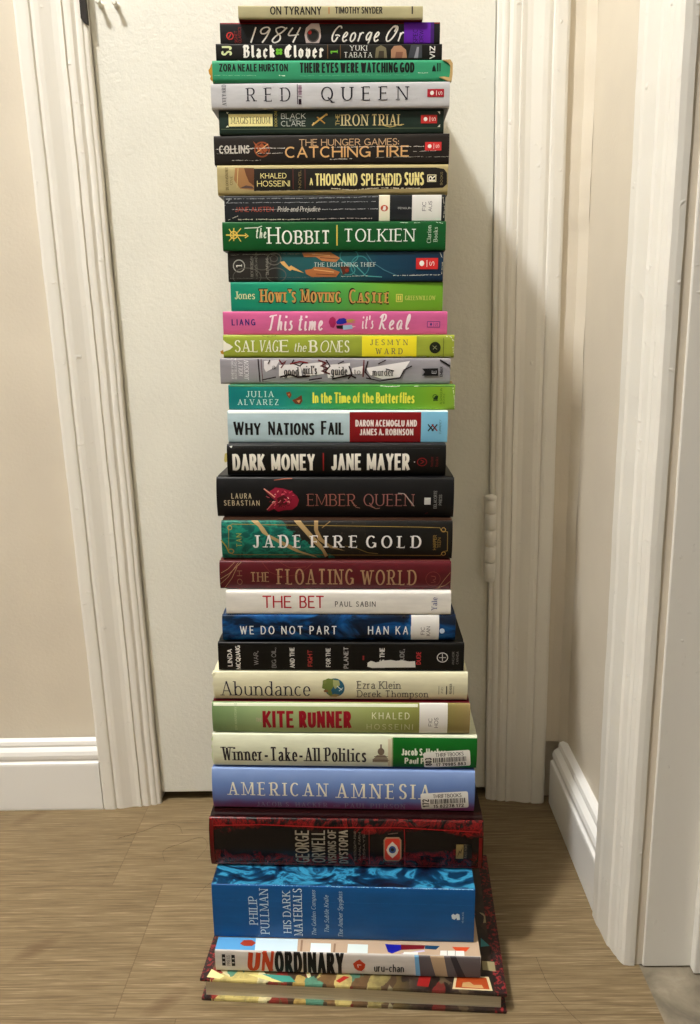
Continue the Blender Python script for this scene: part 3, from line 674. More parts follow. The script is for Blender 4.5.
   ('L','spine_wear',[(-110.57,13.72),(-77.75,14.12),(-75.83,13.74)],0.87,(215,210,200)),
   ('L','spine_wear',[(-110.73,9.99),(-91.39,9.99)],0.48,(190,185,175)),
   ('L','spine_wear',[(-77.73,14.47),(-44.07,14.33)],0.67,(215,210,200)),
   ('L','spine_wear',[(-0.94,14.8),(88.57,14.64)],0.57,(215,205,190)),
   ('L','spine_wear',[(-70.17,9.79),(-45.13,9.91)],0.48,(200,195,185)),
   ('L','spine_wear',[(77.26,10.18),(100.04,10.49)],0.48,(190,185,175)),
   ('L','spine_wear',[(-1.03,4.0),(20.06,4.34)],0.58,(215,210,200)),
   ('L','spine_wear',[(-95.48,4.06),(-66.48,3.71)],0.58,(190,185,170)),
   ('L','spine_wear',[(43.01,5.37),(112.51,5.44)],0.48,(170,165,150)),
  ],
  top=[]),
 dict(key='suns', L=222.1, T=27.43, org=(-26.07,-182.77,765.44), tilt=1.50, yaw=-0.40, spec={'kind': 'pb', 'dep': 134, 'front': (150, 140, 105), 'back': (60, 52, 40), 'r': 2.4, 'wear': 1, 'spine': (186, 170, 120)},
  items=[
   ('P','spine_panel',[(-75.18,23.9),(99.34,23.99),(107.0,22.71),(109.96,18.96),(110.24,9.14),(106.49,5.93),(84.44,5.32),(-75.77,3.78)],(33,29,25)),
   ('P','landscape_picture',[(-93.48,24.72),(-75.16,24.44),(-75.75,4.69),(-89.29,6.02),(-94.83,13.8)],(165,120,75)),
   ('P','landscape_picture',[(-84.81,24.49),(-75.16,24.44),(-75.64,8.3),(-80.37,11.92),(-83.08,18.22)],(105,65,40)),
   ('P','landscape_picture',[(-89.27,6.56),(-83.37,8.88),(-77.59,7.94),(-75.71,5.95)],(95,75,75)),
   ('L','landscape_picture',[(-90.59,24.52),(-92.18,6.57)],0.77,(205,180,120)),
   ('T','publisher_mark','BLOOMSBURY',-102.97,-100.45,4.82,22.8,'serif',(80,65,45),1,0,0),
   ('T','publisher_mark','ONE',-98.72,-96.21,9.31,17.4,'serif',(80,65,45),1,0,0),
   ('T','author_lettering','KHALED',-69.09,-44.01,15.21,19.51,'wide',(238,225,150),0,0,0),
   ('T','author_lettering','HOSSEINI',-72.67,-40.76,8.02,12.7,'wide',(238,225,150),0,0,0),
   ('R','divider_line',-38.17,5.4,-37.2,24.23,(95,45,40)),
   ('R','divider_line',-26.6,5.34,-25.63,24.16,(95,45,40)),
   ('T','publisher_mark','NOVEL',-32.39,-30.08,6.27,22.41,'sans',(150,130,80),1,0,0),
   ('T','title_lettering','A',-21.91,-18.54,9.09,14.66,'cond',(238,225,150),0,0,0),
   ('T','title_lettering','THOUSAND',-16.59,24.32,8.79,18.47,'condm',(238,225,150),0,0,0),
   ('T','title_lettering','SPLENDID',27.68,66.65,8.57,18.23,'condm',(238,225,150),0,0,0),
   ('T','title_lettering','SUNS',69.33,88.1,8.76,19.13,'condm',(238,225,150),0,0,0),
   ('R','publisher_mark',91.16,11.0,99.77,17.61,(235,225,180)),
   ('R','publisher_mark',91.92,11.72,99.0,16.9,(33,29,25)),
   ('T','publisher_mark','R',92.88,98.24,11.9,16.54,'bold',(245,240,220),1,0,0),
   ('T','publisher_mark','BOOKS',103.79,105.89,8.27,19.88,'sans',(150,135,90),1,0,0),
   ('L','spine_wear',[(-2.2,5.58),(19.02,4.21),(45.99,5.88),(84.44,5.32)],0.97,(215,205,175)),
   ('L','spine_wear',[(-75.78,3.42),(-31.2,3.92),(-2.21,3.42)],0.87,(170,160,125)),
   ('L','spine_wear',[(26.72,14.95),(88.08,14.98)],0.34,(110,90,60)),
  ],
  top=[]),
 dict(key='pride', L=213.9, T=24.61, org=(-24.83,-184.23,740.31), tilt=1.55, yaw=-1.15, spec={'kind': 'pb', 'dep': 118, 'front': (40, 42, 46), 'wear': 1, 'spine': (40, 43, 47)},
  items=[
   ('T','author_lettering','JANE AUSTEN',-96.7,-59.11,10.02,14.03,'sans',(190,85,65),0,0,0),
   ('T','title_lettering','Pride and Prejudice',-55.2,-13.88,9.96,14.33,'ital',(225,220,210),0,0,0),
   ('R','spine_panel',43.22,0.75,53.64,24.69,(238,230,205)),
   ('E','publisher_mark',48.34,12.4,3.57,2.9,(200,85,55),0.0),
   ('P','publisher_mark',[(46.72,10.78),(47.46,14.04),(49.38,14.39),(49.99,12.03),(49.04,10.22)],(240,235,225)),
   ('T','publisher_mark','PENGUIN',61.55,74.45,11.56,13.2,'sans',(205,205,200),0,0,0),
   ('R','library_label',75.02,0.91,103.27,24.25,(228,226,220)),
   ('T','label_lettering','FIC',85.0,88.26,9.65,18.15,'sans',(70,65,75),1,0,0),
   ('T','label_lettering','AUS',90.95,94.03,9.07,18.65,'sans',(70,65,75),1,0,0),
   ('L','spine_wear',[(-105.29,18.02),(-33.21,18.14),(42.21,18.41)],0.49,(165,168,170)),
   ('L','spine_wear',[(-99.65,11.78),(-4.18,11.61),(42.27,11.89)],0.49,(185,185,185)),
   ('L','spine_wear',[(-105.16,21.66),(-13.79,22.01),(42.18,22.92)],0.88,(140,142,145)),
   ('L','spine_wear',[(-94.07,2.96),(-33.45,2.64)],1.08,(200,190,170)),
   ('L','spine_wear',[(-33.44,3.01),(36.53,3.37)],0.88,(185,170,165)),
   ('L','spine_wear',[(-103.91,2.46),(-93.97,6.08)],0.79,(190,185,170)),
   ('L','spine_wear',[(-106.86,15.29),(-101.25,21.63),(-105.16,21.66)],0.88,(150,152,155)),
   ('L','spine_wear',[(104.54,22.18),(106.35,12.25),(105.64,3.19)],0.86,(180,175,160)),
  ],
  top=[]),
 dict(key='hobbit', L=215.8, T=26.74, org=(-25.98,-191.97,713.18), tilt=1.55, yaw=-0.55, spec={'kind': 'pb', 'dep': 132, 'back': (8, 22, 14), 'spine': (18, 92, 42)},
  items=[
   ('L','rune_emblem',[(-104.43,14.66),(-85.0,14.05)],1.17,(228,195,90)),
   ('E','rune_emblem',-96.84,14.63,3.31,3.3,(228,195,90),0.97),
   ('L','rune_emblem',[(-96.62,21.04),(-97.03,9.13)],0.97,(228,195,90)),
   ('L','rune_emblem',[(-101.31,20.14),(-99.46,17.39),(-92.82,12.79),(-90.04,8.55)],0.87,(228,195,90)),
   ('L','rune_emblem',[(-101.71,9.14),(-98.67,12.26),(-92.66,17.37),(-89.64,20.65)],0.88,(228,195,90)),
   ('L','rune_emblem',[(-85.91,16.06),(-83.06,13.67),(-86.04,11.85)],0.87,(228,195,90)),
   ('L','title_lettering',[(-86.24,20.82),(-73.14,21.32),(-69.22,22.76)],0.78,(215,225,205)),
   ('T','title_lettering','the',-75.7,-65.03,11.8,20.94,'scriptu',(225,232,215),0,0,0),
   ('T','title_lettering','Hobbit',-63.63,-3.58,6.54,21.54,'scserif',(238,240,230),0,0,0),
   ('R','divider_line',2.6,4.59,3.76,23.41,(228,195,90)),
   ('T','title_lettering','TOLKIEN',9.94,77.96,8.32,19.63,'serif',(240,242,235),0,0,0),
   ('T','publisher_mark','Clarion',89.85,93.69,6.71,22.55,'serif',(200,215,195),1,0,0),
   ('T','publisher_mark','Books',96.19,99.84,7.97,21.26,'serif',(200,215,195),1,0,0),
   ('L','spine_wear',[(63.75,25.55),(71.42,25.16)],0.67,(190,205,185)),
   ('L','spine_wear',[(98.21,25.78),(105.9,24.3)],0.67,(190,205,185)),
   ('L','spine_wear',[(77.17,25.13),(82.91,25.29)],0.57,(190,205,185)),
  ],
  top=[]),
 dict(key='light', L=210.7, T=28.13, org=(-25.62,-189.22,684.63), tilt=1.54, yaw=-1.05, spec={'kind': 'pb', 'dep': 134, 'back': (10, 30, 32), 'wear': 1, 'spine': ('ramp', [(-105.35, (48, 45, 42)), (-58.02, (50, 48, 45)), (-50.15, (38, 92, 96)), (9.68, (36, 98, 104)), (41.91, (26, 68, 92)), (105.12, (22, 48, 76))])},
  items=[
   ('E','number_ring',-94.44,14.82,5.52,5.61,(170,170,160),0.99),
   ('T','publisher_mark','1',-97.21,-91.48,13.14,16.32,'serifb',(225,225,215),1,0,0),
   ('E','swirl_picture',-86.87,4.47,13.84,8.46,(95,92,86),0.79),
   ('E','swirl_picture',-71.67,18.49,8.85,7.45,(88,86,80),0.79),
   ('E','swirl_picture',-59.8,21.25,6.87,5.58,(110,108,100),0.88),
   ('E','swirl_picture',-58.17,6.27,9.86,6.57,(105,104,98),0.79),
   ('E','swirl_picture',-59.8,21.62,3.53,2.79,(95,92,86),0.69),
   ('T','author_lettering','RICK RIORDAN',-83.03,-80.66,4.45,23.19,'sans',(140,136,125),1,0,0),
   ('T','author_lettering','JACKSON AND THE',-78.28,-76.31,4.44,24.1,'sans',(130,126,115),1,0,0),
   ('T','author_lettering','OLYMPIANS',-67.84,-65.48,6.29,22.2,'sans',(150,146,135),1,0,0),
   ('P','lightning_picture',[(-53.97,18.43),(-50.03,19.35),(-45.22,13.73),(-43.23,15.22),(-30.57,8.07),(-42.32,11.29),(-44.31,9.98),(-52.06,16.0)],(225,175,105)),
   ('P','building_picture',[(-32.26,27.1),(-4.92,27.55),(4.81,21.95),(0.89,18.24),(-12.79,19.22),(-18.62,22.96),(-30.36,23.0)],(190,125,75)),
   ('P','building_picture',[(-29.55,10.87),(-22.66,11.79),(-20.68,13.65),(-6.97,13.05),(4.77,8.9),(0.83,4.22),(-22.75,4.29),(-28.62,7.12)],(185,115,65)),
   ('L','building_picture',[(-20.71,11.22),(-1.11,8.92)],0.88,(225,170,110)),
   ('L','building_picture',[(-22.5,25.76),(-4.94,24.21)],0.88,(225,175,120)),
   ('L','building_picture',[(-14.72,22.39),(2.86,21.03)],0.78,(120,70,45)),
   ('L','building_picture',[(-18.79,7.09),(0.84,6.1)],0.69,(120,70,45)),
   ('E','swirl_picture',12.61,10.75,6.85,4.67,(70,150,150),0.88),
   ('E','swirl_picture',13.59,23.77,8.77,6.48,(60,145,148),0.88),
   ('E','swirl_picture',24.33,14.44,8.78,9.29,(55,135,142),0.88),
   ('L','swirl_picture',[(4.81,21.02),(10.66,16.35),(20.43,14.46),(30.23,5.08),(45.89,4.1)],0.98,(80,160,160)),
   ('L','swirl_picture',[(30.13,26.86),(36.02,18.13),(47.78,10.64),(61.51,4.99)],0.78,(70,125,140)),
   ('P','swirl_picture',[(4.79,14.51),(13.59,14.48),(13.59,8.87),(7.7,6.08)],(95,55,40)),
   ('E','swirl_picture',11.63,10.38,1.96,1.68,(160,60,40),0.0),
   ('T','title_lettering','THE LIGHTNING THIEF',-20.66,39.94,13.93,17.66,'serif',(215,225,215),0,0,0),
   ('R','publisher_mark',78.84,11.26,100.18,21.65,(215,45,45)),
   ('E','publisher_mark',84.46,16.66,2.33,2.6,(240,238,230),0.0),
   ('R','publisher_mark',89.12,13.3,89.7,19.8,(240,238,230)),
   ('T','publisher_mark','S',92.03,96.3,14.4,18.49,'sans',(240,238,230),1,0,0),
   ('L','spine_wear',[(-103.94,25.13),(-53.82,25.88),(-4.93,26.25)],0.39,(150,150,140)),
   ('L','spine_wear',[(5.74,4.77),(32.19,5.26)],0.59,(205,205,190)),
   ('L','spine_wear',[(55.65,5.38),(102.39,6.0)],0.68,(215,215,200)),
   ('L','spine_wear',[(101.84,26.77),(104.3,21.6)],0.77,(200,200,185)),
   ('L','spine_wear',[(104.4,17.9),(103.95,5.81)],0.77,(205,195,165)),
   ('L','spine_wear',[(-103.74,3.19),(-5.06,4.43)],0.35,(120,118,110)),
  ],
  top=[]),
 dict(key='howl', L=209.1, T=27.68, org=(-25.08,-188.98,656.52), tilt=1.54, yaw=0.20, spec={'kind': 'pb', 'dep': 130, 'spine': ('ramp', [(-104.31, (24, 140, 112)), (-50.91, (30, 148, 108)), (3.39, (80, 165, 75)), (52.66, (112, 172, 48)), (104.81, (110, 165, 42))])},
  items=[
   ('T','author_lettering','Jones',-100.71,-80.53,11.61,18.65,'serif',(225,222,170),0,0,0),
   ('T','title_lettering',"Howl's",-75.99,-39.43,7.97,21.64,'scdeco',(45,35,25),0,0,3),
   ('T','title_lettering',"Howl's",-75.2,-40.03,8.73,20.7,'scdeco',(205,155,85),0,0,0),
   ('T','title_lettering','Moving',-35.48,4.97,7.93,21.6,'scdeco',(45,35,25),0,0,3),
   ('T','title_lettering','Moving',-34.7,4.38,8.69,20.66,'scdeco',(205,155,85),0,0,0),
   ('T','title_lettering','Castle',11.67,53.06,7.32,20.99,'scdeco',(45,35,25),0,0,3),
   ('T','title_lettering','Castle',12.46,52.47,8.09,20.04,'scdeco',(205,155,85),0,0,0),
   ('R','publisher_mark',58.59,8.63,65.09,16.23,(215,205,100)),
   ('R','publisher_mark',59.38,9.39,64.3,15.47,(115,170,48)),
   ('R','publisher_mark',60.17,10.16,61.55,14.71,(215,205,100)),
   ('R','publisher_mark',62.33,10.15,63.71,14.71,(215,205,100)),
   ('T','publisher_mark','GREENWILLOW',67.45,97.37,10.52,14.5,'serif',(205,205,110),0,0,0),
  ],
  top=[]),
 dict(key='real', L=221.3, T=22.19, org=(-27.27,-194.47,633.97), tilt=1.53, yaw=0.05, spec={'kind': 'pb', 'dep': 134, 'front': (200, 150, 170), 'back': (225, 222, 220), 'spine': (220, 104, 158)},
  items=[
   ('T','author_lettering','LIANG',-102.12,-78.55,9.2,14.37,'bold',(45,40,115),0,26,0),
   ('T','title_lettering','This time',-67.08,-11.72,4.36,18.73,'brush',(245,225,232),0,0,0),
   ('P','figure_picture',[(-6.19,12.02),(-4.78,15.84),(-1.82,17.18),(0.73,14.89),(0.91,10.1),(-1.28,6.27),(-4.24,7.23)],(170,35,90)),
   ('P','figure_picture',[(1.11,12.02),(4.09,15.27),(9.02,15.83),(11.97,14.3),(11.37,11.05),(6.04,9.72),(2.09,10.1)],(38,40,160)),
   ('P','figure_picture',[(10.98,14.31),(16.9,14.87),(20.84,13.53),(15.91,12.58),(20.84,11.43),(11.97,11.44)],(190,150,80)),
   ('P','figure_picture',[(1.1,8.57),(8.01,8.95),(8.0,5.3),(2.07,5.69)],(30,28,35)),
   ('P','figure_picture',[(8.01,8.76),(16.9,9.33),(17.49,5.49),(8.0,4.34)],(160,190,215)),
   ('P','figure_picture',[(16.9,8.18),(20.85,7.79),(17.29,6.64)],(230,190,190)),
   ('T','title_lettering',"it's",26.36,38.19,5.87,17.73,'brush',(245,225,232),0,0,0),
   ('T','title_lettering','Real',42.13,73.63,4.9,19.04,'brush',(245,225,232),0,0,0),
   ('R','publisher_mark',90.8,6.79,103.59,12.53,(75,50,125)),
   ('R','publisher_mark',91.39,7.37,103.0,11.96,(220,104,158)),
   ('E','publisher_mark',94.73,9.76,1.08,1.34,(75,50,125),0.0),
   ('R','publisher_mark',97.1,7.75,97.39,11.39,(75,50,125)),
   ('T','publisher_mark','S',98.67,101.23,8.32,11.0,'sans',(75,50,125),1,0,0),
  ],
  top=[]),
 dict(key='salvage', L=228.4, T=21.99, org=(-24.29,-198.33,611.49), tilt=1.53, yaw=0.00, spec={'kind': 'pb', 'dep': 136, 'front': (215, 205, 160), 'wear': 1, 'r': 1.8, 'spine': (162, 176, 62)},
  items=[
   ('P','spine_wear',[(-114.0,17.15),(-110.84,14.25),(-107.42,12.7),(-104.53,10.38),(-107.6,7.86),(-111.62,6.51),(-114.25,5.54)],(238,236,222)),
   ('T','title_lettering','SAL',-102.71,-79.69,5.73,16.56,'serif',(240,240,220),0,0,0),
   ('T','title_lettering','VAG',-78.69,-60.25,5.72,16.74,'italc',(240,240,220),0,0,0),
   ('T','title_lettering','E',-57.87,-48.56,5.92,16.74,'serifb',(240,240,220),0,0,0),
   ('T','title_lettering','the',-44.42,-32.13,5.91,14.23,'ital',(240,240,220),0,0,0),
   ('T','title_lettering','B',-28.56,-20.64,5.53,16.54,'serifb',(240,240,220),0,0,0),
   ('T','title_lettering','ON',-18.66,-1.45,5.52,16.34,'italc',(240,240,220),0,0,0),
   ('T','title_lettering','ES',0.13,10.8,5.52,16.33,'serif',(240,240,220),0,0,0),
   ('R','spine_panel',23.25,0.87,77.12,20.74,(240,226,46)),
   ('T','author_lettering','JESMYN',31.13,68.18,12.28,17.47,'serif',(40,45,90),0,45,0),
   ('T','author_lettering','WARD',37.11,63.39,3.58,9.0,'serif',(40,45,90),0,45,0),
   ('E','publisher_mark',95.27,9.76,5.52,5.58,(33,38,22),0.0),
   ('L','publisher_mark',[(92.86,11.69),(97.29,8.02)],0.59,(150,155,110)),
   ('L','publisher_mark',[(96.61,11.5),(93.34,8.03)],0.59,(150,155,110)),
   ('R','dotted_line',103.33,1.64,103.82,18.99,(90,95,45)),
   ('L','spine_wear',[(103.83,20.9),(110.72,20.13),(113.2,16.11)],0.98,(225,222,200)),
   ('L','spine_wear',[(112.75,11.3),(113.55,4.55)],0.89,(220,216,190)),
   ('L','spine_wear',[(45.07,0.67),(112.27,1.06)],0.69,(205,205,165)),
   ('L','spine_wear',[(-75.45,21.17),(-69.54,20.4),(-61.61,21.17)],0.59,(100,110,45)),
  ],
  top=[]),
 dict(key='ggg', L=228.0, T=25.15, org=(-28.42,-202.09,586.02), tilt=1.52, yaw=-0.05, spec={'kind': 'pb', 'dep': 140, 'front': (70, 65, 70), 'spine': (160, 156, 163)},
  items=[
   ('T','author_lettering','#1 NEW YORK TIMES',-102.82,-100.63,4.89,23.44,'sans',(225,222,228),1,0,0),
   ('T','author_lettering','BESTSELLING AUTHOR',-99.63,-97.64,4.89,23.44,'sans',(225,222,228),1,0,0),
   ('T','author_lettering','HOLLY',-95.63,-91.66,7.84,21.49,'ital',(235,232,238),1,0,0),
   ('T','author_lettering','JACKSON',-90.11,-85.73,3.92,22.47,'ital',(235,232,238),1,0,0),
   ('L','scratch_picture',[(-76.07,24.41),(-75.38,13.71),(-74.7,1.96)],1.29,(40,25,32)),
   ('L','scratch_picture',[(-73.1,24.41),(-72.45,11.76),(-71.71,1.96)],0.59,(90,30,40)),
   ('P','paper_strip_picture',[(-70.18,22.47),(-54.29,23.82),(-58.42,16.64),(-68.47,11.76),(-70.36,15.66)],(225,220,222)),
   ('P','paper_strip_picture',[(-55.4,18.58),(-34.57,19.56),(-32.76,7.86),(-50.7,5.89),(-55.63,7.85)],(232,228,228)),
   ('P','paper_strip_picture',[(-34.57,18.97),(-12.77,21.5),(-10.88,9.82),(-30.77,7.47)],(232,228,228)),
   ('P','paper_strip_picture',[(-8.83,18.59),(14.91,20.53),(14.9,7.88),(-6.94,5.91)],(232,228,228)),
   ('P','paper_strip_picture',[(16.89,15.67),(27.76,17.62),(26.8,9.83),(16.89,9.83)],(232,228,228)),
   ('P','paper_strip_picture',[(30.73,15.68),(74.08,22.47),(64.45,6.92),(46.65,4.96),(34.73,8.86)],(235,231,231)),
   ('L','scratch_picture',[(-55.28,23.82),(-52.4,19.55),(-48.38,22.47),(-53.48,15.66)],1.29,(105,20,28)),
   ('L','scratch_picture',[(-40.44,23.82),(-42.47,20.53),(-34.6,17.61),(-30.58,21.5)],1.19,(40,22,28)),
   ('L','scratch_picture',[(-44.47,19.55),(-34.53,21.98),(-26.63,20.53)],1.39,(120,22,30)),
   ('L','scratch_picture',[(-54.66,6.87),(-44.66,9.22),(-36.75,6.88),(-24.81,7.86)],1.69,(45,24,30)),
   ('L','scratch_picture',[(-16.7,23.44),(-8.82,20.53),(-13.79,17.61),(-6.87,15.67),(-12.84,12.75),(-4.93,9.82)],1.48,(95,18,26)),
   ('L','scratch_picture',[(-8.8,23.44),(-4.88,17.62),(-9.88,11.77)],1.19,(40,20,26)),
   ('L','scratch_picture',[(-2.97,4.93),(14.9,8.85),(20.86,5.92)],1.59,(38,22,28)),
   ('L','scratch_picture',[(13.92,17.62),(16.89,9.83),(12.92,4.94)],1.38,(40,20,26)),
   ('L','scratch_picture',[(28.73,23.44),(27.8,6.9)],1.18,(110,20,28)),
   ('L','scratch_picture',[(32.68,22.47),(29.76,11.78),(35.74,4.95)],1.18,(45,22,28)),
   ('L','scratch_picture',[(50.42,23.44),(42.57,19.56)],0.99,(45,22,28)),
   ('L','scratch_picture',[(50.51,14.71),(58.44,12.77)],0.99,(40,22,28)),
   ('L','scratch_picture',[(76.14,17.63),(68.31,13.74),(64.47,5.94),(44.68,3.0),(30.78,5.93)],1.18,(35,22,28)),
   ('L','scratch_picture',[(-72.66,3.92),(-58.64,6.87)],1.1,(45,25,32)),
   ('L','scratch_picture',[(103.58,23.44),(113.58,17.63)],1.57,(25,20,25)),
   ('L','scratch_picture',[(-64.21,23.44),(-66.29,19.55)],0.99,(45,22,28)),
   ('L','scratch_picture',[(8.98,22.47),(3.04,19.56)],0.99,(45,22,28)),
   ('L','scratch_picture',[(-25.85,3.94),(-12.9,5.91)],1.19,(45,22,28)),
   ('T','title_lettering','a',-62.38,-59.01,14.69,19.16,'serif',(40,35,40),0,0,0),
   ('T','title_lettering','good',-50.57,-36.07,8.25,16.44,'serif',(40,35,40),0,0,0),
   ('T','title_lettering',"girl's",-32.07,-17.79,9.82,17.81,'serif',(40,35,40),0,0,0),
   ('T','title_lettering','guide',-3.92,12.33,8.85,16.84,'serif',(40,35,40),0,0,0),
   ('T','title_lettering','to',18.87,25.2,9.83,14.7,'serif',(40,35,40),0,0,0),
   ('T','title_lettering','murder',37.28,58.06,8.28,15.1,'serif',(40,35,40),0,0,0),
   ('P','publisher_mark',[(86.05,15.1),(101.82,15.5),(102.01,8.1),(86.19,8.29),(89.08,11.8)],(28,26,30)),
   ('T','publisher_mark','E',95.99,99.94,10.24,13.36,'sans',(190,188,192),1,0,0),
   ('T','publisher_mark','EMBER',103.88,106.25,7.32,17.05,'bold',(35,32,38),1,0,0),
  ],
  top=[]),
 dict(key='butter', L=223.9, T=24.33, org=(-22.49,-209.52,561.14), tilt=1.52, yaw=0.00, spec={'kind': 'pb', 'dep': 140, 'front': (70, 130, 60), 'spine': ('ramp', [(-112.47, (16, 120, 120)), (-60.86, (22, 130, 118)), (-1.46, (50, 145, 75)), (57.79, (85, 158, 48)), (97.2, (125, 165, 40)), (111.96, (130, 168, 60))])},
  items=[
   ('R','edge_line',-110.08,22.65,110.65,23.82,(70,120,60)),
   ('T','author_lettering','JULIA',-94.49,-67.33,12.44,18.12,'serif',(215,232,222),0,22,0),
   ('T','author_lettering','ALVAREZ',-102.7,-62.35,4.76,10.08,'serif',(215,232,222),0,22,0),
   ('P','butterfly_picture',[(-54.83,16.77),(-50.85,17.75),(-49.33,14.42),(-51.37,10.89),(-53.5,13.44)],(120,60,30)),
   ('P','butterfly_picture',[(-49.02,9.52),(-45.03,10.89),(-39.43,14.43),(-38.52,8.54),(-41.16,5.0),(-46.1,5.98)],(110,50,25)),
   ('P','butterfly_picture',[(-44.47,8.93),(-40.49,9.92),(-42.13,6.37)],(200,140,90)),
   ('P','butterfly_picture',[(-53.27,15.4),(-50.88,15.99),(-51.93,13.05)],(190,120,70)),
   ('T','title_lettering','In the Time of the Butterflies',-28.58,72.19,7.02,16.42,'condm',(228,225,80),0,0,0),
   ('P','publisher_mark',[(90.36,10.01),(92.25,13.53),(95.58,13.93),(94.7,9.82)],(30,60,25)),
   ('L','publisher_mark',[(90.39,9.03),(95.31,9.23)],0.69,(30,60,25)),
   ('E','publisher_mark',92.26,12.95,2.17,1.95,(30,60,25),0.59),
   ('T','publisher_mark','ALGONQUIN',97.23,99.2,5.31,16.86,'sans',(60,90,30),1,0,0),
   ('T','publisher_mark','BOOKS',100.19,101.77,6.1,15.88,'sans',(60,90,30),1,0,0),
   ('L','spine_wear',[(37.96,23.25),(51.74,22.68),(57.63,23.26)],0.69,(225,235,215)),
   ('L','spine_wear',[(71.39,22.88),(76.3,23.08)],0.69,(225,235,215)),
   ('L','spine_wear',[(109.71,21.73),(111.62,10.61),(111.7,1.78)],0.78,(225,230,190)),
  ],
  top=[]),
 dict(key='why', L=215.9, T=31.00, org=(-27.07,-220.86,529.83), tilt=1.51, yaw=0.25, spec={'kind': 'pb', 'dep': 138, 'front': (225, 235, 236), 'spine': (190, 214, 222)},
  items=[
   ('R','edge_line',-107.18,28.65,12.35,30.79,(238,248,248)),
   ('R','spine_panel',11.95,0.21,82.0,30.06,(142,24,28)),
   ('R','spine_panel',81.99,0.85,108.04,30.28,(128,192,224)),
   ('T','title_lettering','Why',-102.42,-75.22,8.39,20.01,'scbold',(18,18,22),0,0,0),
   ('T','title_lettering','Nations',-68.33,-22.66,8.43,20.04,'scbold',(18,18,22),0,0,0),
   ('T','title_lettering','Fail',-16.16,6.44,8.66,20.66,'scbold',(18,18,22),0,0,0),
   ('T','author_lettering','DARON ACEMOGLU AND',17.64,78.0,16.57,22.06,'condb',(240,230,225),0,0,0),
   ('T','author_lettering','JAMES A. ROBINSON',21.78,74.63,7.92,13.43,'condb',(240,230,225),0,0,0),
   ('L','publisher_mark',[(88.79,18.17),(94.23,11.7)],1.17,(28,28,32)),
   ('L','publisher_mark',[(94.07,18.18),(88.93,11.69)],1.17,(28,28,32)),
   ('L','publisher_mark',[(92.51,18.17),(97.96,11.7)],1.17,(150,35,35)),
   ('L','publisher_mark',[(97.79,18.18),(92.66,11.7)],1.17,(40,30,34)),
   ('T','publisher_mark','CURRENCY',99.82,101.59,8.75,21.9,'sans',(60,90,105),1,0,0),
  ],
  top=[]),
 dict(key='dark', L=214.2, T=30.82, org=(-28.73,-231.44,498.64), tilt=1.51, yaw=0.45, spec={'kind': 'hb', 'dep': 140, 'front': (70, 70, 72), 'spine': (15, 15, 17)},
  items=[
   ('T','title_lettering','DARK',-101.88,-69.91,6.35,20.41,'condx',(238,234,222),0,0,0),
   ('T','title_lettering','MONEY',-64.03,-20.93,6.38,20.44,'condx',(238,234,222),0,0,0),
   ('R','divider_line',-13.29,4.82,-12.21,22.62,(150,35,35)),
   ('T','title_lettering','JANE',-5.26,24.48,6.62,20.86,'condx',(238,234,222),0,0,0),
   ('T','title_lettering','MAYER',29.57,71.79,6.65,20.88,'condx',(238,234,222),0,0,0),
   ('E','publisher_mark',76.38,13.8,0.59,0.59,(200,200,190),0.0),
   ('E','publisher_mark',83.71,13.8,4.49,3.75,(150,30,35),0.68),
   ('L','publisher_mark',[(82.3,15.98),(85.65,14.2)],0.68,(150,30,35)),
   ('L','publisher_mark',[(82.38,11.83),(85.65,14.2)],0.68,(150,30,35)),
   ('T','publisher_mark','Anchor',91.92,94.46,8.86,18.35,'serif',(120,28,30),1,0,0),
   ('T','publisher_mark','Books',96.79,99.32,9.46,18.74,'serif',(120,28,30),1,0,0),
   ('P','spine_wear',[(-104.64,28.86),(-101.69,29.45),(-102.36,27.09)],(205,205,200)),
   ('L','spine_wear',[(-105.67,27.49),(100.94,27.0)],0.39,(60,60,62)),
  ],
  top=[]),
 dict(key='ember', L=232.3, T=39.78, org=(-31.15,-239.94,458.49), tilt=1.50, yaw=-0.30, spec={'kind': 'hb', 'dep': 150, 'spine': (25, 25, 27)},
  items=[
   ('T','author_lettering','LAURA',-101.44,-81.78,19.0,23.8,'sans',(205,190,155),0,35,0),
   ('T','author_lettering','SEBASTIAN',-108.99,-73.92,11.97,16.79,'sans',(205,190,155),0,30,0),
   ('P','flame_picture',[(-69.59,29.46),(-65.38,25.49),(-61.41,27.5),(-58.42,29.9),(-50.61,28.93),(-42.83,26.57),(-37.04,21.6),(-35.15,17.61),(-37.21,11.58),(-42.2,7.53),(-50.08,7.1),(-56.03,5.46),(-59.9,8.47),(-65.88,5.82),(-63.77,11.47),(-57.75,16.52),(-62.56,20.51),(-67.34,25.48)],(150,28,55)),
   ('P','flame_picture',[(-56.7,19.53),(-49.76,22.55),(-44.94,18.57),(-48.0,12.54),(-54.91,11.51)],(84,10,26)),
   ('L','flame_picture',[(-52.26,11.32),(-52.56,10.92),(-53.15,10.81)],1.18,(90,10,28)),
   ('L','flame_picture',[(-62.16,16.7),(-62.86,16.2),(-64.25,15.59)],0.98,(120,14,40)),
   ('L','flame_picture',[(-46.93,12.14),(-46.25,11.75),(-44.38,12.05)],0.59,(90,10,28)),
   ('L','flame_picture',[(-47.87,19.06),(-47.01,17.96),(-46.04,17.37)],1.18,(170,30,65)),
   ('L','flame_picture',[(-55.45,26.82),(-55.26,26.52),(-56.27,25.32)],0.78,(235,150,140)),
   ('L','flame_picture',[(-44.09,16.67),(-44.78,16.47),(-45.78,15.76)],0.88,(245,190,175)),
   ('L','flame_picture',[(-58.68,14.41),(-58.2,13.71),(-58.1,14.01)],1.18,(170,30,65)),
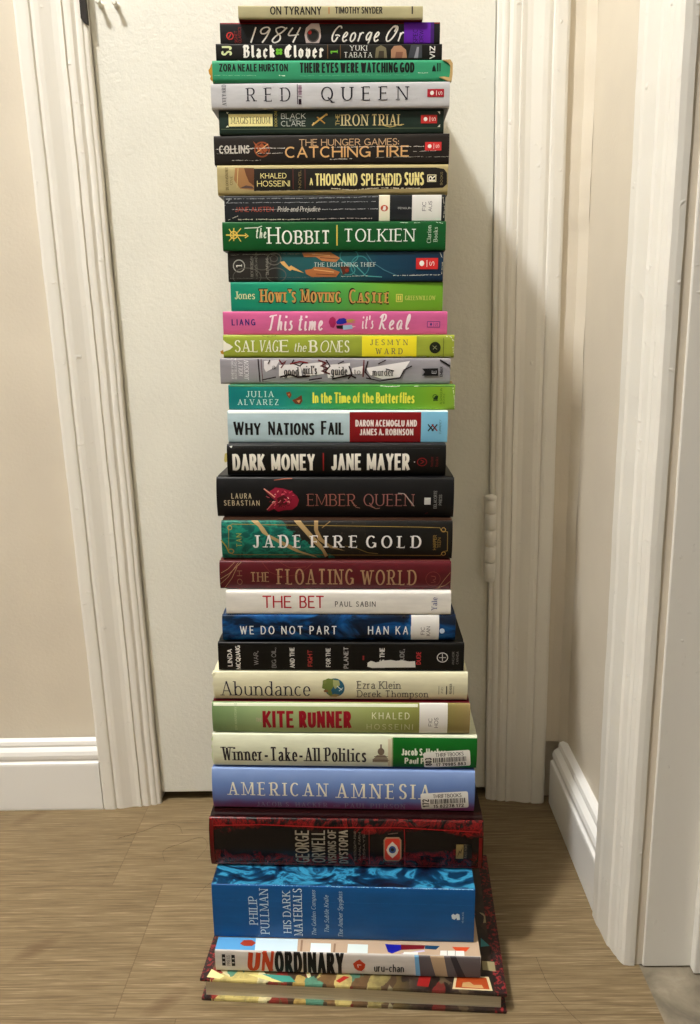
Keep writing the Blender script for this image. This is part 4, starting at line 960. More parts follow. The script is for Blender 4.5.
   ('L','flame_picture',[(-42.29,18.48),(-43.0,17.58),(-44.58,16.67)],1.08,(120,14,40)),
   ('L','flame_picture',[(-50.12,9.82),(-49.82,10.22),(-49.51,10.93)],0.89,(225,95,110)),
   ('L','flame_picture',[(-55.82,14.92),(-54.13,15.63),(-53.01,17.34)],0.49,(235,150,140)),
   ('L','flame_picture',[(-56.58,20.43),(-55.8,20.23),(-55.09,21.23)],0.69,(170,30,65)),
   ('L','flame_picture',[(-44.13,14.77),(-45.87,15.86),(-47.24,16.26)],1.08,(235,150,140)),
   ('L','flame_picture',[(-45.23,18.77),(-45.8,19.77),(-46.18,20.57)],0.88,(245,190,175)),
   ('L','flame_picture',[(-58.76,23.52),(-58.57,23.32),(-58.38,22.92)],1.08,(245,190,175)),
   ('L','flame_picture',[(-52.32,12.83),(-50.86,12.43),(-49.08,12.74)],1.28,(120,14,40)),
   ('L','flame_picture',[(-56.06,12.81),(-55.55,13.82),(-55.43,14.62)],0.98,(90,10,28)),
   ('L','flame_picture',[(-59.43,11.79),(-58.11,13.61),(-57.8,14.21)],0.79,(225,95,110)),
   ('L','flame_picture',[(-57.82,21.72),(-57.6,22.72),(-57.1,23.32)],0.98,(200,50,85)),
   ('L','flame_picture',[(-55.38,12.61),(-54.16,14.33),(-53.46,15.03)],0.89,(120,14,40)),
   ('L','flame_picture',[(-56.74,22.13),(-57.13,22.13),(-57.93,21.22)],0.78,(90,10,28)),
   ('L','flame_picture',[(-58.96,10.69),(-59.68,9.48),(-59.4,8.88)],0.69,(200,50,85)),
   ('L','flame_picture',[(-59.14,20.12),(-58.33,20.82),(-57.12,22.43)],0.98,(200,50,85)),
   ('L','flame_picture',[(-47.71,22.16),(-46.7,23.66),(-45.42,24.26)],0.69,(120,14,40)),
   ('L','flame_picture',[(-50.84,22.85),(-51.21,23.65),(-51.81,23.24)],0.78,(235,150,140)),
   ('L','flame_picture',[(-50.18,12.03),(-49.11,11.23),(-47.93,11.44)],1.18,(120,14,40)),
   ('L','flame_picture',[(-51.0,10.22),(-49.34,9.72),(-48.66,9.42)],1.18,(120,14,40)),
   ('L','flame_picture',[(-44.82,24.67),(-43.74,25.17),(-41.56,26.57)],1.08,(200,50,85)),
   ('L','flame_picture',[(-41.64,22.18),(-40.26,22.49),(-38.9,21.79)],0.88,(225,95,110)),
   ('L','flame_picture',[(-52.58,14.63),(-52.84,16.14),(-52.24,16.84)],1.28,(120,14,40)),
   ('L','flame_picture',[(-64.14,20.1),(-65.61,20.4),(-67.15,21.49)],0.59,(225,95,110)),
   ('L','flame_picture',[(-49.39,26.74),(-48.33,25.85),(-47.26,25.16)],0.78,(225,95,110)),
   ('L','flame_picture',[(-52.4,22.94),(-52.12,22.54),(-51.62,22.85)],0.49,(225,95,110)),
   ('L','flame_picture',[(-47.33,16.66),(-48.18,18.26),(-49.94,18.85)],0.88,(225,95,110)),
   ('L','flame_picture',[(-55.85,13.21),(-56.64,13.11),(-56.95,12.41)],1.28,(120,14,40)),
   ('L','flame_picture',[(-58.05,16.22),(-60.31,16.01),(-61.51,15.1)],0.79,(245,190,175)),
   ('L','flame_picture',[(-61.81,23.01),(-61.82,22.71),(-62.64,21.51)],0.98,(120,14,40)),
   ('L','flame_picture',[(-52.2,23.34),(-51.02,23.45),(-49.15,23.75)],1.08,(225,95,110)),
   ('L','flame_picture',[(-45.29,15.46),(-45.71,14.06),(-45.82,13.56)],1.08,(170,30,65)),
   ('L','flame_picture',[(-53.62,11.82),(-54.53,11.01),(-56.21,10.3)],0.79,(90,10,28)),
   ('L','flame_picture',[(-47.08,14.75),(-47.57,14.35),(-46.91,13.15)],1.08,(90,10,28)),
   ('L','flame_picture',[(-47.52,16.96),(-48.52,16.25),(-50.31,15.04)],1.18,(200,50,85)),
   ('L','flame_picture',[(-47.22,17.46),(-47.14,16.56),(-47.34,16.46)],0.49,(170,30,65)),
   ('L','flame_picture',[(-51.69,24.44),(-51.37,25.44),(-50.17,26.44)],0.88,(90,10,28)),
   ('L','flame_picture',[(-48.51,21.36),(-50.21,19.95),(-51.41,18.85)],1.08,(90,10,28)),
   ('L','flame_picture',[(-59.07,14.51),(-58.86,15.11),(-59.74,15.31)],0.69,(235,150,140)),
   ('L','flame_picture',[(-41.84,21.78),(-39.98,21.79),(-38.7,22.19)],0.88,(120,14,40)),
   ('L','flame_picture',[(-69.21,28.86),(-63.44,24.5),(-58.64,20.52)],1.18,(225,150,130)),
   ('L','flame_picture',[(-66.82,7.43),(-61.75,13.49),(-57.75,16.52)],1.08,(215,110,110)),
   ('T','title_lettering','EMBER',-26.71,20.28,12.12,23.72,'fineserif',(160,100,88),0,0,0),
   ('T','title_lettering','QUEEN',28.1,76.89,12.34,23.92,'fineserif',(160,105,98),0,0,0),
   ('L','title_lettering',[(16.76,15.8),(20.68,10.81),(24.6,9.82)],0.68,(150,110,100)),
   ('L','title_lettering',[(32.42,12.86),(40.28,9.28),(44.19,9.9)],0.68,(150,110,100)),
   ('L','title_lettering',[(61.59,24.95),(67.44,24.57),(75.39,15.03),(77.39,12.04)],0.68,(175,165,155)),
   ('R','publisher_mark',87.24,13.69,93.47,20.68,(195,195,190)),
   ('L','publisher_mark',[(87.98,19.07),(92.83,19.69)],0.49,(230,230,225)),
   ('T','publisher_mark','DELACORTE',96.55,99.27,9.71,27.66,'sans',(150,150,145),1,0,0),
   ('T','publisher_mark','PRESS',101.62,104.15,13.14,23.71,'sans',(150,150,145),1,0,0),
   ('L','edge_glint',[(-59.23,37.04),(-49.44,38.45),(-41.63,38.68)],0.88,(150,85,65)),  # short reddish strokes near the spine's long edges
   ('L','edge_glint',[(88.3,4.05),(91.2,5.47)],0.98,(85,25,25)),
  ],
  top=[]),
 dict(key='jade', L=224.3, T=38.09, org=(-29.93,-254.34,419.95), tilt=1.50, yaw=0.40, spec={'kind': 'hb', 'dep': 148, 'front': (60, 40, 30), 'spine': 'jade'},
  items=[
   ('L','gold_border',[(-105.3,32.48),(-101.34,34.88),(80.39,32.36),(99.7,31.79),(101.13,28.8),(107.14,27.81),(107.48,8.73),(103.24,7.72),(101.01,3.66),(-101.46,4.31),(-105.65,7.34),(-104.72,32.48)],0.58,(150,125,60)),
   ('E','gold_border',-103.98,31.49,1.94,2.0,(175,140,75),0.68),
   ('E','gold_border',-103.29,7.96,2.54,2.23,(175,140,75),0.78),
   ('E','gold_border',103.23,29.8,1.93,1.99,(175,140,75),0.68),
   ('E','gold_border',103.87,5.69,1.94,1.82,(175,140,75),0.68),
   ('P','gold_vein',[(-83.8,38.49),(-77.03,38.5),(-70.45,31.54),(-66.72,25.54),(-55.21,19.54),(-43.65,13.52),(-35.95,8.48),(-22.36,3.44),(-18.48,0.8),(-39.86,7.46),(-53.37,14.51),(-64.88,21.53),(-72.52,26.54),(-76.23,32.53)],(172,146,100)),
   ('P','gold_vein',[(-42.23,38.55),(-35.47,38.56),(-24.04,25.61),(-14.45,14.58),(-8.7,3.46),(-11.64,1.43),(-14.5,8.52),(-24.13,18.59),(-31.77,27.6)],(166,140,95)),
   ('P','gold_vein',[(-21.96,38.18),(-18.09,38.18),(-18.18,29.62),(-14.38,21.62),(-6.67,14.59),(7.9,8.56),(-6.69,11.56),(-18.29,19.6),(-22.06,29.61)],(155,128,86)),
   ('L','gold_vein',[(-112.6,19.45),(-107.96,13.41),(-105.3,6.33)],1.17,(165,150,60)),
   ('L','gold_vein',[(7.91,13.61),(18.61,11.61),(30.3,6.57),(40.04,5.58)],0.78,(120,100,55)),
   ('L','gold_vein',[(-14.29,31.62),(-6.51,37.6)],0.77,(150,120,75)),
   ('T','author_lettering','TAN',-97.43,-92.75,12.42,26.1,'sans',(165,160,70),1,20,0),
   ('T','title_lettering','JADE',-81.89,-34.43,12.08,24.35,'serifb',(232,230,228),0,34,0),
   ('T','title_lettering','FIRE',-25.11,20.54,12.18,23.84,'serifb',(232,230,228),0,34,0),
   ('T','title_lettering','GOLD',28.31,82.03,12.07,23.73,'serifb',(232,230,228),0,34,0),
   ('T','publisher_mark','HARPER',93.49,96.39,9.72,24.79,'sans',(160,130,65),1,0,0),
   ('T','publisher_mark','TEEN',97.76,100.66,11.75,22.2,'sans',(140,115,60),1,0,0),
  ],
  top=[]),
 dict(key='float', L=225.2, T=28.53, org=(-32.43,-260.78,390.99), tilt=1.46, yaw=0.05, spec={'kind': 'hb', 'dep': 146, 'front': (100, 50, 45), 'spine': (92, 26, 34)},
  items=[
   ('T','author_lettering','OH',-95.39,-90.7,4.63,19.33,'sans',(135,100,75),1,30,0),
   ('L','gold_lines',[(-111.77,10.71),(-102.25,16.86),(-91.15,27.45)],0.59,(160,130,95)),
   ('L','gold_lines',[(-111.98,5.59),(-104.36,12.78),(-94.08,27.04)],0.49,(160,130,95)),
   ('L','gold_lines',[(-108.75,0.46),(-100.48,11.77),(-95.2,22.98)],0.49,(160,130,95)),
   ('L','gold_lines',[(-111.04,16.83),(-104.05,20.92),(-97.98,27.03)],0.49,(160,130,95)),
   ('T','title_lettering','THE',-82.47,-63.92,8.18,17.57,'deco',(160,130,95),0,0,0),
   ('T','title_lettering','FLOATING',-56.11,18.11,5.5,20.79,'deco',(160,130,95),0,14,0),
   ('T','title_lettering','WORLD',25.89,79.3,5.35,20.0,'deco',(160,130,95),0,14,0),
   ('E','publisher_mark',95.24,11.41,6.98,7.31,(120,62,56),0.58),
   ('L','publisher_mark',[(93.23,14.45),(97.11,14.06),(97.76,11.42),(95.26,10.39),(97.83,8.36),(93.38,7.73)],0.58,(135,80,70)),
   ('L','gold_lines',[(100.34,1.22),(105.93,10.43),(112.1,18.57)],0.49,(160,130,95)),
   ('L','gold_lines',[(98.4,0.8),(108.0,5.34),(112.36,9.43)],0.49,(160,130,95)),
   ('L','gold_lines',[(-70.74,27.11),(-63.2,18.01),(-51.62,12.95),(-34.02,16.07),(-22.21,26.24)],0.39,(125,62,50)),
   ('L','gold_lines',[(-53.26,27.16),(-43.64,22.13),(-28.08,23.19)],0.34,(125,62,50)),
  ],
  top=[]),
 dict(key='bet', L=219.0, T=22.98, org=(-29.83,-266.24,367.46), tilt=1.41, yaw=0.00, spec={'kind': 'pb', 'dep': 142, 'spine': (236, 233, 226)},
  items=[
   ('T','title_lettering','THE',-73.9,-45.41,7.12,18.43,'sans',(180,26,40),0,0,0),
   ('T','title_lettering','BET',-37.81,-13.84,7.24,18.54,'sans',(180,26,40),0,0,0),
   ('T','author_lettering','PAUL SABIN',-3.15,36.36,8.43,13.36,'sans',(40,40,45),0,22,0),
   ('T','publisher_mark','Yale',90.72,95.95,5.0,17.92,'serif',(70,80,140),1,0,0),
  ],
  top=[]),
 dict(key='part', L=228.2, T=26.34, org=(-30.13,-268.23,340.64), tilt=1.37, yaw=0.30, spec={'kind': 'hb', 'dep': 146, 'front': (50, 65, 95), 'rough': 0.18, 'spine': 'part'},
  items=[
   ('T','title_lettering','WE DO NOT PART',-96.74,-2.04,7.28,15.2,'sans',(228,232,234),0,34,0),
   ('T','author_lettering','HAN KANG',28.68,83.4,7.22,15.13,'sans',(228,232,234),0,34,0),
   ('E','publisher_mark',100.99,10.61,2.54,2.7,(200,215,230),0.0),
   ('R','library_label',70.87,-0.06,97.99,26.75,(226,224,220)),
   ('T','label_lettering','FIC',80.49,83.81,6.42,14.74,'sans',(60,55,62),1,0,0),
   ('T','label_lettering','KAN',85.96,89.28,5.38,15.37,'sans',(60,55,62),1,0,0),
  ],
  top=[]),
 dict(key='war', L=241.4, T=29.59, org=(-28.88,-271.87,310.52), tilt=1.33, yaw=-0.15, spec={'kind': 'hb', 'dep': 152, 'flat': 1, 'spine': (21, 20, 20)},
  items=[
   ('T','author_lettering','LINDA',-111.29,-107.34,4.39,22.8,'bold',(240,238,230),1,0,0),
   ('T','author_lettering','MCQUAIG',-103.19,-99.24,1.02,26.4,'bold',(240,238,230),1,0,0),
   ('T','title_lettering','WAR,',-85.43,-81.48,6.0,20.8,'sans',(150,148,145),1,0,0),
   ('T','title_lettering','BIG OIL,',-67.86,-63.92,2.89,24.45,'sans',(145,143,140),1,0,0),
   ('T','title_lettering','AND THE',-49.73,-45.79,2.98,24.53,'bold',(220,218,212),1,0,0),
   ('T','title_lettering','FIGHT',-32.21,-28.27,4.55,22.08,'bold',(175,65,60),1,0,0),
   ('T','title_lettering','FOR THE',-14.29,-10.36,4.21,24.26,'bold',(205,203,198),1,0,0),
   ('T','title_lettering','PLANET',3.2,7.13,2.6,25.38,'bold',(170,168,165),1,0,0),
   ('R','title_lettering',21.46,11.78,23.03,16.42,(150,50,48)),
   ('T','title_lettering',"IT'S THE",38.53,42.64,3.41,24.48,'bold',(220,218,212),1,0,0),
   ('T','title_lettering','CRUDE,',58.12,62.04,4.56,23.51,'bold',(150,148,145),1,0,0),
   ('T','title_lettering','DUDE',74.37,78.29,7.39,20.86,'bold',(190,60,62),1,0,0),
   ('P','torn_patch',[(26.18,4.82),(26.37,9.06),(29.71,10.97),(34.62,9.31),(41.48,11.24),(49.32,12.12),(54.23,11.09),(60.11,11.96),(66.98,10.51),(72.86,10.96),(73.35,4.2),(50.37,3.88),(30.71,3.36)],(215,213,206)),
   ('E','publisher_mark',99.59,14.87,5.08,4.83,(205,203,198),0.88),
   ('L','publisher_mark',[(96.27,14.86),(103.1,14.89)],0.78,(205,203,198)),
   ('L','publisher_mark',[(99.49,18.86),(99.68,11.08)],0.68,(205,203,198)),
   ('T','publisher_mark','ANCHOR',108.98,111.13,7.33,21.0,'sans',(130,128,124),1,0,0),
   ('T','publisher_mark','CANADA',113.08,115.22,7.99,21.02,'sans',(130,128,124),1,0,0),
   ('L','spine_wear',[(-118.75,19.6),(118.54,21.25)],0.35,(50,48,46)),
   ('L','spine_wear',[(-118.97,14.32),(118.71,15.38)],0.3,(45,43,41)),
  ],
  top=[]),
 dict(key='abund', L=251.1, T=29.83, org=(-30.25,-274.63,280.22), tilt=1.29, yaw=-0.25, spec={'kind': 'hb', 'dep': 156, 'back': (190, 140, 125), 'spine': (228, 224, 192)},
  items=[
   ('T','title_lettering','Abundance',-117.82,-29.47,4.5,20.18,'fineserif',(45,45,60),0,0,0),
   ('E','globe_picture',-5.52,13.49,9.88,10.04,(40,95,120),0.0),
   ('P','globe_picture',[(-16.89,20.91),(-11.93,23.49),(-6.03,22.46),(-5.09,16.7),(-9.1,11.32),(-7.18,4.88),(-11.15,4.86),(-14.05,11.3),(-17.98,13.42)],(110,125,60)),
   ('P','globe_picture',[(-7.02,22.03),(-1.11,21.42),(-0.16,16.73),(-5.13,12.42),(-7.07,16.69)],(160,165,110)),
   ('E','globe_picture',-15.33,19.85,1.97,2.13,(120,130,70),0.0),
   ('E','globe_picture',-14.06,10.22,2.38,1.5,(140,95,60),0.0),
   ('P','globe_picture',[(-11.16,3.78),(-6.17,7.04),(-0.24,6.0),(-4.23,3.18)],(150,130,80)),
   ('L','globe_picture',[(-3.13,15.64),(1.78,11.38)],0.79,(215,225,225)),
   ('L','globe_picture',[(-1.2,10.29),(2.79,13.96)],0.79,(190,210,215)),
   ('T','author_lettering','Ezra Klein',17.01,59.36,13.08,20.77,'slab',(50,50,60),0,0,0),
   ('T','author_lettering','Derek Thompson',16.99,86.67,3.5,11.02,'slab',(50,50,60),0,0,0),
   ('R','publisher_mark',97.02,6.99,97.51,16.18,(120,115,95)),
   ('T','publisher_mark','AVID',99.38,101.35,8.08,15.13,'sans',(120,115,95),1,0,0),
   ('R','publisher_mark',104.29,7.03,105.28,16.22,(70,68,60)),
   ('T','publisher_mark','READER',107.83,109.8,7.7,15.61,'bold',(80,78,66),1,0,0),
   ('R','publisher_mark',111.56,7.07,112.06,16.26,(140,135,115)),
  ],
  top=[]),
 dict(key='kite', L=254.9, T=32.66, org=(-30.65,-281.17,247.07), tilt=1.24, yaw=-0.50, spec={'kind': 'hb', 'dep': 160, 'front': (96, 18, 30), 'spine': ('ramp', [(-127.67, (112, 140, 92)), (-79.86, (150, 172, 122)), (-10.43, (160, 172, 118)), (58.64, (140, 148, 78)), (104.82, (138, 128, 74)), (127.36, (150, 132, 86))])},
  items=[
   ('R','edge_line',-126.06,29.19,76.15,31.98,(225,230,205)),  # pale stripe paints the light along the cover's top edge
   ('T','edition_lettering','10TH ANNIVERSARY EDITION',-105.16,-102.97,2.72,29.88,'sans',(175,188,150),1,0,0),
   ('T','title_lettering','THE',-83.9,-77.93,13.39,17.09,'sans',(190,170,150),0,0,0),
   ('T','title_lettering','KITE',-77.33,-46.13,7.67,23.3,'condb',(150,20,38),0,0,0),
   ('T','title_lettering','RUNNER',-41.18,10.71,7.84,23.45,'condb',(150,20,38),0,0,0),
   ('T','author_lettering','KHALED',31.05,68.05,17.27,23.53,'sans',(220,220,190),0,30,0),
   ('T','author_lettering','HOSSEINI',25.72,71.56,5.34,11.2,'sans',(190,192,150),0,30,0),
   ('R','library_label',77.74,0.05,105.44,34.14,(226,224,218)),
   ('T','label_lettering','FIC',86.84,90.18,9.37,18.45,'sans',(60,55,60),1,0,0),
   ('T','label_lettering','HOS',92.56,96.09,7.68,18.93,'sans',(60,55,60),1,0,0),
  ],
  top=[]),
 dict(key='winner', L=263.4, T=35.50, org=(-28.19,-283.80,211.00), tilt=1.20, yaw=-0.85, spec={'kind': 'hb', 'dep': 162, 'spine': (226, 230, 203)},
  items=[
   ('R','spine_panel',48.69,-0.19,131.7,33.43,(20,104,34)),
   ('R','edge_line',47.29,1.03,48.68,32.94,(150,160,120)),
   ('T','title_lettering','Winner-Take-All Politics',-121.89,22.26,7.1,22.37,'serif',(45,42,48),0,0,0),
   ('E','building_picture',36.77,19.02,3.37,3.95,(120,105,90),0.0),
   ('R','building_picture',35.96,21.87,37.54,26.7,(120,105,90)),
   ('P','building_picture',[(29.43,10.77),(32.8,15.22),(40.75,15.32),(44.35,10.96)],(150,138,120)),
   ('R','building_picture',28.43,6.88,45.35,10.86,(140,128,110)),
   ('L','building_picture',[(29.82,13.64),(43.74,13.82)],0.6,(95,82,70)),
   ('L','building_picture',[(28.83,8.99),(45.15,9.2)],0.5,(95,82,70)),
   ('R','building_picture',43.72,2.11,46.7,31.82,(205,195,165)),
   ('T','author_lettering','Jacob S. Hacker',56.99,101.08,15.8,22.38,'condb',(230,235,220),0,0,0),
   ('T','author_lettering','Paul Pierson',60.26,101.31,5.89,12.08,'condb',(230,235,220),0,0,0),
   ('K','price_sticker',102.25,11.25,46.08,18.39,4.6,'THRIFTBOOKS','17 79985 883','803'),
  ],
  top=[]),
 dict(key='amnesia', L=263.0, T=44.61, org=(-30.76,-288.77,165.78), tilt=1.09, yaw=-1.40, spec={'kind': 'hb', 'dep': 162, 'front': (90, 110, 160), 'spine': 'amnesia'},
  items=[
   ('T','title_lettering','AMERICAN',-114.88,-15.56,16.71,30.9,'serif',(228,224,200),0,26,0),
   ('T','title_lettering','AMNESIA',-5.57,87.17,15.34,31.24,'serif',(228,224,200),0,26,0),
   ('T','author_lettering','JACOB S. HACKER',-87.16,-15.84,2.91,8.59,'serif',(150,140,175),0,22,0),
   ('T','author_lettering','AND',-9.81,-3.76,3.11,6.51,'serif',(140,130,170),0,0,0),
   ('T','author_lettering','PAUL PIERSON',2.29,62.49,2.75,8.64,'serif',(150,140,175),0,22,0),
   ('K','price_sticker',101.85,13.81,47.07,19.46,4.4,'THRIFTBOOKS','15 82278 172','172'),
  ],
  top=[]),
 dict(key='orwell', L=272.5, T=54.35, org=(-29.01,-305.03,110.71), tilt=0.97, yaw=-1.25, spec={'kind': 'hb', 'dep': 176, 'front': (38, 8, 10), 'back': (30, 6, 8), 'rough': 0.22, 'spine': 'orwell'},
  items=[
   ('T','author_lettering','GEORGE',-49.37,-36.96,6.01,43.66,'sans',(135,125,108),1,0,0),
   ('T','author_lettering','ORWELL',-32.95,-20.96,6.33,43.94,'sans',(125,118,104),1,0,0),
   ('T','title_lettering','VISIONS OF',-16.97,-9.79,5.44,44.63,'cond',(120,112,98),1,0,0),
   ('T','title_lettering','DYSTOPIA',-5.8,1.97,5.67,44.38,'cond',(135,125,108),1,0,0),
   ('T','title_lettering','NINETEEN EIGHTY-FOUR',8.55,10.54,9.35,43.45,'sans',(105,98,86),1,0,0),
   ('T','title_lettering','ANIMAL FARM',13.13,15.12,10.59,42.41,'sans',(105,98,86),1,0,0),
   ('T','title_lettering','ESSAYS',17.5,19.49,12.96,40.23,'sans',(105,98,86),1,0,0),
   ('P','eye_emblem',[(40.33,37.92),(53.17,38.15),(55.55,35.26),(55.67,13.68),(53.3,10.2),(40.35,9.95),(37.96,13.34),(37.96,34.94)],(150,120,95)),
   ('P','eye_emblem',[(40.93,36.35),(52.78,36.56),(54.17,34.55),(54.27,14.11),(52.89,11.8),(40.95,11.57),(39.35,13.83),(39.34,34.29)],(190,52,36)),
   ('P','eye_emblem',[(46.67,33.29),(51.23,28.39),(52.84,23.89),(51.27,19.3),(46.72,13.97),(42.33,19.13),(40.74,23.66),(42.32,28.23)],(205,195,180)),
   ('E','eye_emblem',46.69,24.22,3.57,4.31,(50,75,130),0.0),
   ('E','eye_emblem',46.69,24.22,1.69,2.04,(12,12,20),0.0),
   ('L','eye_emblem',[(40.35,5.36),(50.32,6.25)],0.8,(90,70,60)),
   ('L','eye_emblem',[(42.3,41.1),(52.16,42.4)],0.79,(95,75,66)),
   ('R','publisher_mark',109.58,14.8,116.86,31.34,(135,115,70)),
   ('R','publisher_mark',116.86,14.95,125.32,31.48,(10,8,8)),
   ('P','publisher_mark',[(110.72,15.89),(112.49,25.0),(114.56,20.51),(116.32,29.6)],(80,64,38)),
   ('T','publisher_mark','RACE POINT',118.05,120.22,16.05,29.64,'sans',(120,112,100),1,0,0),
   ('L','red_border',[(-133.73,47.05),(-84.61,48.57),(-15.03,46.85),(54.11,47.6),(132.59,44.49)],1.11,(140,22,22)),
   ('L','red_border',[(-135.98,3.5),(-76.11,5.37),(-5.69,3.3),(54.32,3.34),(133.78,2.63)],1.02,(120,20,20)),
   ('L','red_border',[(23.55,44.82),(23.77,5.03)],0.79,(105,18,18)),
   ('L','red_border',[(58.44,46.55),(59.31,2.29)],0.89,(120,20,20)),
   ('R','red_border',-135.36,1.89,-131.72,52.27,(96,18,18)),
   ('R','red_border',131.88,2.64,135.23,38.9,(110,20,20)),
  ],
  top=[]),
 dict(key='hdm', L=257.1, T=60.35, org=(-32.86,-329.23,49.78), tilt=0.86, yaw=-1.55, spec={'kind': 'pb', 'dep': 172, 'front': 'hdmtop', 'r': 1.0, 'spine': (22, 88, 152)},
  items=[
   ('T','author_lettering','PHILIP',-92.37,-84.03,16.03,48.07,'serif',(200,218,232),1,0,0),
   ('T','author_lettering','PULLMAN',-81.5,-72.97,5.12,56.52,'serif',(200,218,232),1,0,0),
   ('T','title_lettering','HIS DARK',-58.73,-51.21,6.9,54.55,'serif',(210,225,235),1,0,0),
   ('T','title_lettering','MATERIALS',-48.25,-39.95,4.16,57.76,'serif',(210,225,235),1,0,0),
   ('T','title_lettering','The Golden Compass',-30.5,-26.56,4.12,56.31,'ital',(190,210,228),1,0,0),
   ('T','title_lettering','The Subtle Knife',-17.91,-13.78,7.97,50.95,'ital',(190,210,228),1,0,0),
   ('T','title_lettering','The Amber Spyglass',-4.54,-0.21,2.98,55.35,'ital',(190,210,228),1,0,0),
   ('P','publisher_mark',[(106.79,27.84),(106.13,31.93),(108.04,33.58),(109.62,32.02),(111.52,33.89),(113.86,32.81),(114.56,26.9),(111.67,26.37),(111.03,29.09),(109.33,26.77)],(215,225,230)),
   ('T','publisher_mark','YEARLING',116.45,118.0,23.09,35.63,'sans',(170,195,215),1,0,0),
   ('L','spine_wear',[(-126.57,43.69),(127.73,43.15)],0.35,(50,112,172)),
   ('L','spine_wear',[(-126.65,60.78),(127.3,60.23)],0.59,(130,180,215)),
  ],
  top=[]),
 dict(key='unord', L=258.1, T=23.59, org=(-29.41,-346.06,25.46), tilt=0.75, yaw=-1.90, spec={'kind': 'pb', 'dep': 140, 'front': (190, 165, 140), 'spine': (206, 199, 192)},
  items=[
   ('R','publisher_mark',-122.3,6.53,-118.93,19.59,(28,26,28)),
   ('R','publisher_mark',-112.82,6.38,-109.45,19.2,(28,26,28)),
   ('R','publisher_mark',-121.57,14.94,-119.4,16.1,(200,195,190)),
   ('R','publisher_mark',-121.82,10.27,-119.64,11.44,(200,195,190)),
   ('R','publisher_mark',-112.11,14.55,-109.93,15.72,(200,195,190)),
   ('R','publisher_mark',-112.34,9.89,-110.16,11.05,(200,195,190)),
   ('T','publisher_mark','PRESS',-117.37,-114.4,6.92,18.58,'sans',(70,66,66),1,0,0),
   ('T','title_lettering','UN',-98.04,-72.02,2.59,22.37,'brushc',(176,58,26),0,0,0),
   ('T','title_lettering','ORDINARY',-70.51,-2.58,1.45,23.26,'condm',(22,20,22),0,0,0),
   ('P','number_mark',[(6.16,13.12),(9.12,16.22),(12.63,18.18),(15.51,15.28),(18.21,13.06),(17.38,8.41),(14.43,4.83),(10.93,5.18),(7.66,8.08)],(180,58,30)),
   ('T','publisher_mark','1',10.61,13.92,8.93,13.56,'bold',(225,215,205),1,0,0),
   ('T','author_lettering','uru-chan',26.51,55.57,5.04,13.37,'sans',(60,56,56),0,0,0),
   ('P','spine_panel',[(65.53,23.83),(69.57,23.96),(71.66,-0.16),(67.21,-0.32)],(110,165,205)),
   ('P','spine_panel',[(69.57,23.96),(128.65,24.07),(129.24,0.22),(71.66,-0.39)],(96,88,90)),
   ('P','spine_panel',[(99.65,24.03),(105.38,23.99),(115.41,0.2),(107.73,-0.07)],(52,50,56)),
   ('P','spine_panel',[(80.51,23.63),(93.91,23.84),(98.1,-0.17),(86.53,-0.11)],(176,150,120)),
  ],
  top=[([(-129.24,0.86),(-131.53,17.24),(-91.27,17.32),(-89.83,0.99)],(92,160,214)),([(-89.83,0.99),(-91.27,17.32),(-49.22,17.47),(-48.3,1.19)],(205,226,236)),([(-105.88,9.68),(-102.77,14.36),(-94.81,14.64),(-90.17,10.98),(-93.47,7.08),(-101.36,6.81)],(165,60,38)),([(-35.62,1.38),(-35.79,12.84),(-15.99,12.76),(-15.53,1.34)],(222,236,236)),([(0.4,1.65),(0.79,12.83),(20.48,12.75),(20.39,1.6)],(216,228,226)),([(37.17,14.08),(52.87,13.36),(52.77,7.14),(43.99,2.42),(40.13,4.24)],(30,32,160)),([(52.88,13.86),(76.36,13.67),(75.17,9.15),(52.77,7.14)],(120,26,36)),([(52.69,2.72),(75.11,7.91),(75.99,5.97),(55.56,1.12)],(205,190,220)),([(76.36,13.67),(90.98,13.42),(86.79,8.8),(76.14,9.18)],(30,70,105)),([(102.59,12.57),(120.08,12.67),(115.67,7.34),(106.06,7.75)],(215,80,40)),([(54.59,1.08),(55.63,4.78),(69.19,5.25),(69.03,1.1)],(235,232,226)),([(90.13,0.62),(90.99,7.72),(113.8,8.01),(113.67,0.71)],(232,230,224)),([(-13.18,1.18),(-13.03,12.86),(-11.06,12.93),(-11.24,1.24)],(150,120,96)),([(-45.37,1.29),(-46.09,16.3),(-44.11,16.37),(-43.43,1.36)],(150,120,96)),([(96.85,0.85),(97.36,7.69),(97.95,7.71),(97.43,0.87)],(120,110,100)),([(104.51,0.88),(105.11,7.96),(105.69,7.98),(105.08,0.9)],(120,110,100))]),
 dict(key='art', L=295.7, T=24.13, org=(-25.27,-358.56,0.00), tilt=0.65, yaw=-3.50, spec={'kind': 'art', 'dep': 198, 'spine': None},
  items=[
  ],
